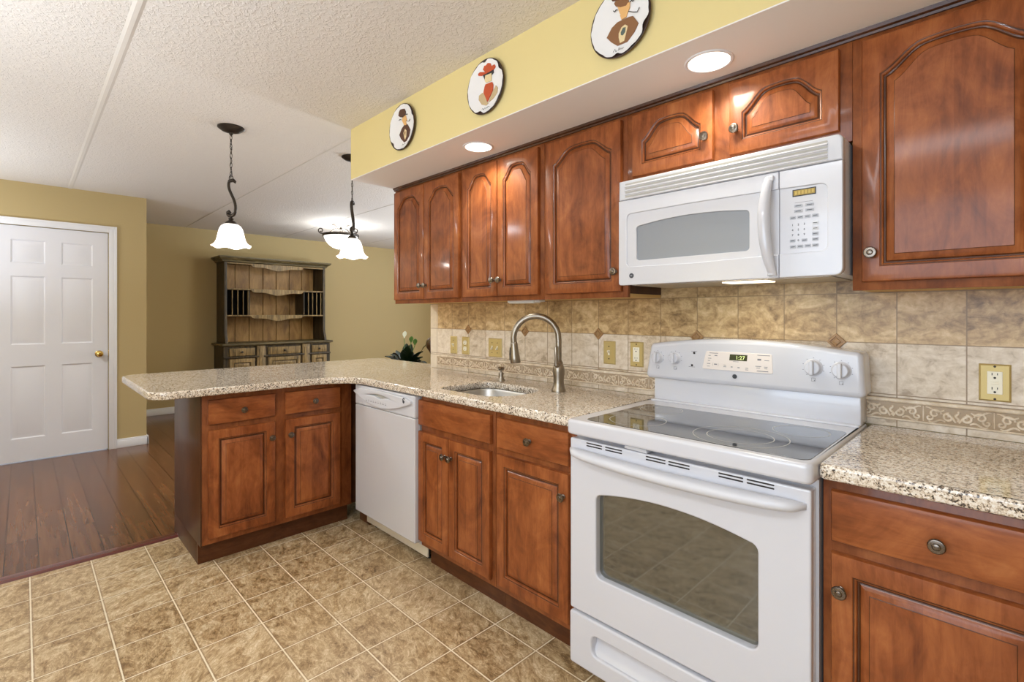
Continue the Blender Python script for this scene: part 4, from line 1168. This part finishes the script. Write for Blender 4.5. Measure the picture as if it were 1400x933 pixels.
art2 = [('p_tan', [(-0.044, -0.025), (-0.021, -0.019), (-0.009, -0.027), (0.010, -0.069), (0.018, -0.077), (0.003, -0.082), (-0.026, -0.07), (-0.046, -0.044)]),
        ('p_tan', [(0.052, -0.029), (0.066, -0.015), (0.078, -0.028), (0.075, -0.05), (0.047, -0.066), (0.018, -0.074), (0.033, -0.052)]),
        ('p_red', [(-0.001, 0.011), (0.042, 0.008), (0.049, -0.006), (0.047, -0.028), (0.013, -0.069), (-0.014, -0.021), (-0.006, 0.003)]),
        ('p_ink', [(-0.019, 0.060), (0.050, 0.060), (0.052, 0.045), (0.040, 0.040), (-0.006, 0.034)]),
        ('p_cream', [(-0.001, 0.050), (0.040, 0.047), (0.037, 0.014), (0.003, 0.017), (-0.005, 0.028)]),
        ('p_red', [(-0.016, 0.081), (-0.006, 0.096), (0.013, 0.100), (0.033, 0.092), (0.042, 0.072), (0.042, 0.061), (0.003, 0.059)]),
        ('p_red', [(-0.049, 0.073), (-0.036, 0.077), (-0.001, 0.065), (0.033, 0.067), (0.047, 0.078), (0.060, 0.077), (0.066, 0.065), (0.052, 0.057), (0.008, 0.056), (-0.026, 0.057), (-0.046, 0.064)]),
        ('p_ink', (0.0007, [(-0.029, -0.098), (-0.016, -0.090), (-0.011, -0.098), (-0.003, -0.091)])), ('p_ink', (0.0007, [(0.001, -0.098), (0.006, -0.091), (0.012, -0.098), (0.018, -0.092), (0.028, -0.095)]))]
art1 = [('p_dark', [(-0.029, -0.035), (-0.006, -0.007), (0.02, 0.007), (0.050, 0.002), (0.076, -0.033), (0.066, -0.063), (0.042, -0.083), (0.017, -0.085), (-0.013, -0.059)]),
        ('p_cream', [(0.013, -0.034), (0.028, -0.016), (0.042, -0.029), (0.040, -0.060), (0.028, -0.075), (0.020, -0.061)]),
        ('p_brown', [(0.020, -0.036), (0.028, -0.026), (0.034, -0.034), (0.030, -0.058)]),
        ('p_skin', [(0.010, 0.022), (0.040, 0.014), (0.037, 0.001), (0.017, 0.006)]),
        ('p_skin', [(0.004, 0.055), (0.033, 0.055), (0.044, 0.028), (0.030, 0.015), (0.010, 0.020), (0.0, 0.034)]),
        ('p_dark', [(-0.036, 0.070), (-0.032, 0.088), (-0.019, 0.099), (0.0, 0.097), (0.023, 0.092), (0.034, 0.073), (0.030, 0.054), (0.010, 0.049), (-0.019, 0.059)]),
        ('p_ink', (0.0014, [(0.044, 0.021), (0.060, 0.015), (0.070, 0.013), (0.077, 0.022)])), ('p_ink', (0.0018, [(-0.029, 0.044), (-0.019, 0.046), (-0.008, 0.041)])),
        ('p_ink', (0.0018, [(0.042, 0.054), (0.048, 0.058), (0.054, 0.052)])), ('p_ink', (0.0007, [(0.002, -0.100), (0.010, -0.092), (0.014, -0.099), (0.022, -0.095), (0.034, -0.097)]))]
wall_plate('white plate with a brown-coated moustached figure, nearest the peninsula', -1.1735, 2.288, 0.1225, art1, 3)
wall_plate('white plate with a red-hatted figure in a red scarf, middle of the three', -0.5037, 2.284, 0.1195, art2, 8)
wall_plate('white plate with a pipe-smoking figure in a tan coat, above the microwave side', 0.1827, 2.279, 0.1185, art3, 5)

# ------------------------------------------------------------------ pendants over the peninsula
def bez(p0, p1, p2, p3, n):
    out = []
    for i in range(n+1):
        t = i/n; out.append(Vector(p0)*(1-t)**3+Vector(p1)*3*t*(1-t)**2+Vector(p2)*3*t*t*(1-t)+Vector(p3)*t**3)
    return out
def pendant(label, x, y, h):
    """h: direction of the plane of the curved arm"""
    r = thing('pendant_light', label, 'pendant light', (x, y, ZC), 0, 'pendant lights over the peninsula')
    part('canopy', MB().lathe([(0.074, ZC-0.0005), (0.075, ZC-0.006), (0.066, ZC-0.013), (0.062, ZC-0.014), (0.054, ZC-0.022), (0.030, ZC-0.030), (0.012, ZC-0.034), (0.010, ZC-0.045), (0.004, ZC-0.048)], (x, y, 0), 'z', 36), M['bronze'], r)
    b = MB(); z = ZC-0.046; k = 0
    hv = Vector((h[0], h[1], 0)).normalized(); sv = Vector((-hv.y, hv.x, 0))
    while z > 2.140:
        ax = hv if k % 2 == 0 else sv
        c = Vector((x, y, z-0.016))
        b.tube([c+ax*0.0062*math.cos(a)+Vector((0, 0, 0.017*math.sin(a))) for a in [2*PI*q/14 for q in range(14)]], 0.0019, 6, closed=True)
        z -= 0.0285; k += 1
    c = Vector((x, y, z-0.012)); zb = z
    b.tube([c+hv*0.012*math.cos(a)+Vector((0, 0, 0.0185*math.sin(a))) for a in [2*PI*q/18 for q in range(18)]], 0.0024, 6, closed=True)
    part('chain', b, M['bronze'], r)
    # wire woven through the chain
    b = MB(); b.tube([(x+hv.x*0.006*math.sin(q*1.1), y+hv.y*0.006*math.sin(q*1.1), ZC-0.05-(ZC-0.05-2.10)*q/24) for q in range(25)], 0.0017, 6)
    part('cord', b, M['bronze'], r)
    O = Vector((x, y, 0))
    P = lambda u, zz: O+hv*u+Vector((0, 0, zz))
    arm = [P(0.020, 2.098), P(0.024, 2.106), P(0.016, 2.113), P(0.004, 2.113)]
    arm += bez(P(-0.010, 2.108), P(-0.034, 2.05), P(0.040, 2.00), P(0.026, 1.925), 14)
    arm += bez(P(0.026, 1.915), P(0.018, 1.893), P(-0.010, 1.888), P(-0.020, 1.902), 6)
    arm += [P(-0.022, 1.914), P(-0.012, 1.920), P(-0.006, 1.912)]
    part('arm', MB().tube(arm, 0.0115, 10, flat=(hv, 0.62)), M['bronze'], r, ang=60)
    part('socket_cap', MB().lathe([(0.008, 1.897), (0.010, 1.890), (0.007, 1.882), (0.016, 1.876), (0.012, 1.868), (0.024, 1.860), (0.034, 1.849), (0.032, 1.842)], (x, y, 0), 'z', 24), M['bronze'], r)
    def wav(rr, hh, a, k):
        f = max(0.0, (1.775-hh)/0.075)
        return rr*(1+0.035*f*math.cos(6*a)), hh+0.006*f*math.cos(6*a)*(1 if k < 20 else 1)
    prof = [(0.022, 1.8425), (0.040, 1.840), (0.054, 1.830), (0.064, 1.812), (0.070, 1.790), (0.075, 1.765), (0.080, 1.742), (0.088, 1.724), (0.099, 1.712), (0.108, 1.708),
            (0.1075, 1.7045), (0.098, 1.708), (0.086, 1.720), (0.0775, 1.740), (0.072, 1.764), (0.067, 1.789), (0.061, 1.810), (0.052, 1.826), (0.039, 1.836), (0.022, 1.8385)]
    part('shade', MB().lathe(prof, (x, y, 0), 'z', 48, False, False, wav), M['shade'], r, label='lit white bell glass shade', ang=70)
    part('bulb', MB().ball((x, y, 1.775), 0.026, 0.026, 0.034), M['lens'], r, label='lit bulb')
    lamp('pendant_bulb', 'POINT', (x, y, 1.728), 9, (1.0, 0.90, 0.76), shadow_soft_size=0.03)
pendant('lit bell-shaded pendant with a bronze S arm, at the free end of the peninsula', -2.267, -1.136, (0.70, 0.71))
pendant('lit bell-shaded pendant hanging by the end of the yellow soffit', -2.280, -0.333, (-0.70, 0.71))

# ------------------------------------------------------------------ bowl ceiling light in the dining room
x, y = -4.95, 0.86
r = thing('ceiling_light', 'lit bronze bowl ceiling light with scroll arms in the dining room', 'ceiling light', (x, y, ZC))
part('canopy', MB().lathe([(0.115, ZC-0.0005), (0.115, ZC-0.006), (0.085, ZC-0.018), (0.035, ZC-0.032), (0.016, ZC-0.040)], (x, y, 0), 'z', 36), M['bronze'], r)
part('stem', MB().lathe([(0.014, ZC-0.04), (0.022, ZC-0.06), (0.012, ZC-0.075), (0.010, 2.29), (0.024, 2.28), (0.024, 2.27)], (x, y, 0), 'z', 20), M['bronze'], r)
for k in range(3):
    a = math.radians(20+120*k); u = Vector((math.cos(a), math.sin(a), 0)); O = Vector((x, y, 0))
    pts = [O+u*0.016+Vector((0, 0, 2.375)), O+u*0.05+Vector((0, 0, 2.395)), O+u*0.09+Vector((0, 0, 2.375)), O+u*0.14+Vector((0, 0, 2.335)), O+u*0.19+Vector((0, 0, 2.315)), O+u*0.235+Vector((0, 0, 2.312))]
    for q in range(13):
        t = q/12; b_ = -PI/2+2*PI*1.15*t; rr_ = 0.036*(1-0.6*t)
        pts.append(O+u*(0.245+rr_*math.cos(b_))+Vector((0, 0, 2.347+rr_*math.sin(b_))))
    part('scroll_arm', MB().tube(pts, 0.0075, 8), M['bronze'], r, ang=60)
part('rim', MB().lathe([(0.205, 2.318), (0.222, 2.318), (0.226, 2.306), (0.221, 2.286), (0.208, 2.286), (0.205, 2.300)], (x, y, 0), 'z', 48, False, False), M['bronze'], r)
part('bowl', MB().lathe([(0.207, 2.298), (0.205, 2.280), (0.188, 2.235), (0.155, 2.190), (0.110, 2.155), (0.060, 2.135), (0.015, 2.130)], (x, y, 0), 'z', 48, False, True), M['bowl'], r, label='lit white glass bowl', ang=70)
part('finial', MB().lathe([(0.012, 2.1315), (0.026, 2.127), (0.020, 2.118), (0.010, 2.110), (0.015, 2.100), (0.008, 2.090), (0.003, 2.084)], (x, y, 0), 'z', 18), M['bronze'], r)
lamp('bowl_bulb', 'POINT', (x, y, 2.335), 22, (1.0, 0.95, 0.88), shadow_soft_size=0.10)
lamp('bowl_downlight', 'POINT', (x, y, 2.05), 18, (1.0, 0.95, 0.88), shadow_soft_size=0.12)

# ------------------------------------------------------------------ hutch against the far wall (built facing -y, then turned)
hy0 = -0.195
r = thing('hutch', 'dark antique wooden hutch with plate racks and scalloped shelves against the dining wall', 'hutch', (-6.535, hy0, 0), PI/2)
W_, DB, DU = 1.425, 0.47, 0.36      # width, base depth, upper depth (local x runs along the wall, -y into the room)
L = lambda name, b, m, par, label=None: part(name, b, M[m], par, True, label)
bb = L('base', MB().box(0.0, W_, -DB+0.02, -0.004, 0.08, 0.865).box(0.02, W_-0.02, -DB+0.045, -0.01, 0.0, 0.0795), 'hutch_dark', r)
tp = MB()
tp.slab([rrect(-0.035, W_+0.035, -DB-0.03, 0.0, (0.02, 0, 0, 0.02))], 0.872, 0.902, 0.012, 'xy', 3)
tp.box(-0.012, W_+0.012, -DB-0.004, -0.004, 0.8655, 0.8715, 0.002)
L('top_board', tp, 'hutch_mid', r)
cols_ = [(0.035, 0.395, 'd'), (0.395, 0.515, 'p'), (0.515, 1.005, 'd'), (1.005, 1.120, 'p'), (1.120, 1.390, 'd')]
for x0, x1, kd in cols_:
    yf = -DB+0.02-(0.02 if kd == 'd' and x0 > 0.4 and x0 < 1 else 0.008)
    if kd == 'd':
        d = L('drawer', drawer_front(x0+0.03, x1-0.02, 0.735, 0.838, -DB+0.0195, 0.018), 'hutch_tan', r, 'worn tan drawer')
        L('knob', MB().lathe([(0.010, 0), (0.006, 0.006), (0.014, 0.014), (0.013, 0.022), (0.005, 0.026)], ((x0+x1)/2, -DB+0.0015, 0.787), '-y', 16), 'bronze', d)
        d = L('door', raised_door(x0+0.03, x1-0.02, 0.13, 0.700, -DB+0.0195, 0.018, False, 0.05), 'hutch_tan', r, 'worn tan door with dark edges')
        d.data.materials.append(M['hutch_dark'])
        L('knob', MB().lathe([(0.009, 0), (0.006, 0.006), (0.013, 0.014), (0.012, 0.021), (0.004, 0.025)], (x1-0.045, -DB+0.0015, 0.50), '-y', 16), 'bronze', d)
    else:
        L('pilaster', MB().box(x0+0.004, x1-0.004, -DB-0.004, -DB+0.0195, 0.10, 0.864, 0.006).box(x0+0.03, x1-0.03, -DB-0.012, -DB-0.004, 0.16, 0.82, 0.004), 'hutch_tan', r, 'worn tan pilaster')
L('rail', MB().box(0.0, W_, -DB-0.010, -DB+0.0195, 0.706, 0.729, 0.005), 'hutch_dark', r)
# upper part
for x0 in (0.030, W_-0.065):
    L('side_panel', MB().slab([[(x0, -0.0)]*0 or [(-0.002, 0.9025), (-DU-0.05, 0.9025), (-DU-0.045, 0.94), (-DU-0.010, 1.02), (-DU, 1.06), (-DU, 1.985), (-0.002, 1.985)]], x0, x0+0.035, 0.003, 'yz'), 'hutch_dark', r)
bo = MB()
nb = 7; bw = (W_-0.135)/nb
for k in range(nb): bo.box(0.0675+k*bw+0.003, 0.0675+(k+1)*bw-0.003, -0.022, -0.006, 0.903, 1.985, 0.003, 1)
L('back_boards', bo, 'hutch_board', r, 'light brown back boards')
def valance(z, name):
    x0, x1 = 0.0655, W_-0.0655
    top = z+0.012
    pts = [(x0, z-0.006), (x0+0.29, z-0.006)]
    for k in range(1, 30):
        t = k/30; x = x0+0.29+(x1-x0-0.58)*t
        pts.append((x, z-0.020-0.055*math.sin(PI*t)**0.6-0.012*math.cos(4*PI*t)+0.012))
    pts += [(x1-0.29, z-0.006), (x1, z-0.006), (x1, top), (x0, top)]
    return MB().slab([pts], -DU-0.004, -DU+0.014, 0.003, 'xz')
for z in (1.268, 1.625):
    s = L('shelf', MB().box(0.0655, W_-0.0655, -DU+0.0145, -0.0225, z-0.010, z+0.010, 0.002), 'hutch_dark', r)
    part('scalloped_edge', valance(z, ''), M['hutch_tan'], s, True, 'worn tan scalloped edge')
part('valance', valance(1.970, ''), M['hutch_tan'], r, True, 'worn tan scalloped valance')
cw = MB()
pr = [(0.0, 1.985), (0.012, 1.992), (0.018, 2.010), (0.050, 2.030), (0.060, 2.045), (0.060, 2.060), (0.0, 2.060)]
lp = []
for o, z in pr: lp.append([(0.022-o, -0.002, z), (0.022-o, -DU-o, z), (W_-0.022+o, -DU-o, z), (W_-0.022+o, -0.002, z)])
cw.loops(lp, False); cw.loops([[(0.022, -DU, 1.986), (W_-0.022, -DU, 1.986), (W_-0.022, -0.002, 1.986), (0.022, -0.002, 1.986)]], cap1=True)
cw.loops([[(-0.036, -DU-0.058, 2.0595), (W_+0.036, -DU-0.058, 2.0595), (W_+0.036, -0.002, 2.0595), (-0.036, -0.002, 2.0595)]], cap1=True)
L('crown', cw, 'hutch_mid', r)
for base in (0.0655, W_-0.0655-0.270):
    if base > 0.5: L('rack_divider', MB().box(base-0.012, base-0.001, -DU+0.016, -0.023, 1.2785, 1.6145), 'hutch_dark', r)
    else: L('rack_divider', MB().box(base+0.271, base+0.282, -DU+0.016, -0.023, 1.2785, 1.6145), 'hutch_dark', r)
    L('rack_shade', MB().box(base+0.001, base+0.269, -0.24, -0.23, 1.2785, 1.6145), 'rack_dark', r, 'black board for the shade in the plate rack')
    for k in range(1, 4 if base < 0.5 else 5):
        xk = base+0.27*k/(4 if base < 0.5 else 4.4)
        L('spindle', MB().lathe([(0.006, 1.2785), (0.0075, 1.36), (0.0055, 1.45), (0.0075, 1.53), (0.006, 1.6145)], (xk, -DU+0.024, 0), 'z', 10), 'hutch_tan', r, 'tan plate rack spindle')
    if base < 0.5: L('spindle', MB().lathe([(0.006, 1.2785), (0.0075, 1.36), (0.0055, 1.45), (0.0075, 1.53), (0.006, 1.6145)], (base+0.262, -DU+0.024, 0), 'z', 10), 'hutch_tan', r, 'tan plate rack spindle')

# ------------------------------------------------------------------ peace lily and brown vase on a low stand beyond the counter
px, py = -3.34, 0.80
r = thing('plant_stand', 'low dark wooden stand under the peace lily, behind the peninsula', 'plant stand', (px, py, 0))
part('stand_top', MB().slab([rrect(px-0.22, px+0.34, py-0.22, py+0.36, 0.03)], 0.575, 0.600, 0.008), M['stand'], r)
part('apron', MB().box(px-0.18, px+0.30, py-0.18, py+0.26, 0.51, 0.5745, 0.003), M['stand'], r)
for a, b_ in ((-0.16, -0.16), (0.28, -0.16), (-0.16, 0.24), (0.28, 0.24)):
    part('leg', MB().lathe([(0.014, 0.0), (0.018, 0.05), (0.022, 0.30), (0.024, 0.5098)], (px+a, py+b_, 0), 'z', 12), M['stand'], r)
r = thing('peace_lily', 'potted peace lily with dark glossy leaves beside the tiled wall end', 'plant', (px, py, 0.6002))
part('pot', MB().lathe([(0.075, 0.6002), (0.082, 0.606), (0.105, 0.735), (0.112, 0.742), (0.112, 0.758), (0.100, 0.758), (0.098, 0.735), (0.0, 0.730)], (px, py, 0), 'z', 28, True, False), M['pot'], r)
rl_ = random.Random(4)
fol = MB()
def leaf(b, o, az, length, lift, width, droop, seg=9):
    """blade with a folded midrib and thickness"""
    u = Vector((math.cos(az), math.sin(az), 0)); s = Vector((-u.y, u.x, 0)); rows_ = []
    for k in range(seg+1):
        t = k/seg
        c = Vector(o)+u*(length*t*math.cos(lift)*(1-0.15*t))+Vector((0, 0, length*(math.sin(lift)*t-droop*t*t)))
        w = width*(math.sin(PI*min(1, max(0.0, (t-0.18)/0.82))**0.8)**0.9 if t > 0.18 else 0)+0.003
        rows_.append([c-s*w+Vector((0, 0, 0.25*w)), c+Vector((0, 0, -0.004)), c+s*w+Vector((0, 0, 0.25*w)), c+s*w*0.9+Vector((0, 0, 0.25*w-0.003)), c+Vector((0, 0, -0.009)), c-s*w*0.9+Vector((0, 0, 0.25*w-0.003))])
    b.loops(rows_, True, True, True)
for k in range(48):
    az = rl_.uniform(0, 2*PI); ln = rl_.uniform(0.22, 0.38)
    if 0.45 < az < 1.75: ln = 0.15
    leaf(fol, (px+0.03*math.cos(az), py+0.03*math.sin(az), 0.735), az, ln, rl_.uniform(0.45, 1.25), rl_.uniform(0.030, 0.044), rl_.uniform(0.15, 0.55))
part('foliage', fol, M['leaf'], r, ang=60)
for dx_, dy_, zt, m_, lab in ((-0.03, 0.0, 1.095, 'spathe', 'white flower'), (0.045, 0.035, 1.045, 'bud', 'green flower'), (0.085, 0.055, 1.020, 'bud', 'green flower')):
    b = MB(); b.tube([(px+dx_*0.2, py+dy_*0.2, 0.73), (px+dx_*0.7, py+dy_*0.7, 0.88), (px+dx_, py+dy_, zt-0.06)], 0.0035, 8)
    st = part('flower_stalk', b, M['bud'], r)
    b = MB(); leaf(b, (px+dx_, py+dy_, zt-0.065), 2.3 if m_ == 'spathe' else -0.4, 0.105, 1.15, 0.020, 0.15)
    part('flower', b, M[m_], st, label=lab)
b = MB(); b.tube([(px+0.03, py+0.03, 0.73), (px+0.12, py+0.11, 0.90), (px+0.165, py+0.15, 0.985), (px+0.19, py+0.17, 1.02)], 0.0032, 8)
leaf(b, (px+0.165, py+0.15, 0.985), 0.75, 0.06, 1.0, 0.008, 0.0); leaf(b, (px+0.13, py+0.12, 0.935), 0.5, 0.06, 0.6, 0.010, 0.0)
part('dry_stalk', b, plain('dry olive stalk', rgb(122, 112, 70), 0.6), r, label='dry olive stalk')
vx, vy = px+0.128, py+0.252  # round brown object of unknown use, its full shape assumed
single('ornament', MB().lathe([(0.060, 0.6002), (0.062, 0.610), (0.022, 0.640), (0.016, 0.76), (0.018, 0.86), (0.040, 0.897), (0.066, 0.935), (0.074, 0.972), (0.066, 1.010), (0.040, 1.038), (0.022, 1.048), (0.018, 1.046)], (vx, vy, 0), 'z', 32), M['ornament'],
       'round brown vase on a slender foot, mostly hidden by the tiled wall end', 'ornament', (vx, vy, 0.6002), ang=60)

# body made for the added kitchen fill lamp (behind the camera)
r = thing('fill_fixture', 'white ceiling fixture added as fill light in the middle of the kitchen', 'ceiling light', (0.55, -2.55, ZC))
part('housing', MB().box(-0.08, 1.18, -2.745, -2.355, 2.365, 2.4395, 0.006), M['trim'], r)
part('diffuser', MB().slab([rrect(-0.06, 1.16, -2.73, -2.37, 0.03)], 2.3405, 2.3648, 0.010), glow('lit diffuser', (1.0, 0.96, 0.90, 1), 2.0), r, label='lit white diffuser')
r = thing('hall_fill_light', 'round flush fill light added in the entry beside the white door', 'ceiling light', (-3.4, -2.95, ZC))  # unseen fixture added to carry the entry fill
part('base', MB().lathe([(0.17, 2.4395), (0.17, 2.42), (0.16, 2.415)], (-3.4, -2.95, 0), 'z', 32), M['trim'], r)
part('diffuser', MB().lathe([(0.158, 2.4149), (0.150, 2.395), (0.10, 2.378), (0.01, 2.374)], (-3.4, -2.95, 0), 'z', 32), glow('lit round diffuser', (1.0, 0.95, 0.88, 1), 2.0), r, label='lit diffuser')

for (tx, ty, te), lab in zip(FILL_LAMPS, ('added low bronze fill uplighter in the kitchen beside the wide window', 'added low bronze fill uplighter in the entry beside the white door', 'added low bronze fill uplighter in the dining room behind the kitchen wall')):
    r = thing('fill_floor_lamp', lab, 'floor lamp', (tx, ty, 0))  # unseen lamp body added around each fill uplight
    part('base', MB().lathe([(0.14, 0.0), (0.14, 0.012), (0.10, 0.022), (0.02, 0.03)], (tx, ty, 0), 'z', 28), M['bronze'], r)
    part('pole', MB().lathe([(0.012, 0.0302), (0.012, 1.05)], (tx, ty, 0), 'z', 14), M['bronze'], r)
    part('lamp_shade', MB().lathe([(0.03, 1.05), (0.10, 1.07), (0.17, 1.11), (0.21, 1.18), (0.206, 1.18), (0.166, 1.115), (0.10, 1.078), (0.03, 1.058)], (tx, ty, 0), 'z', 32, True, True), M['bronze'], r)
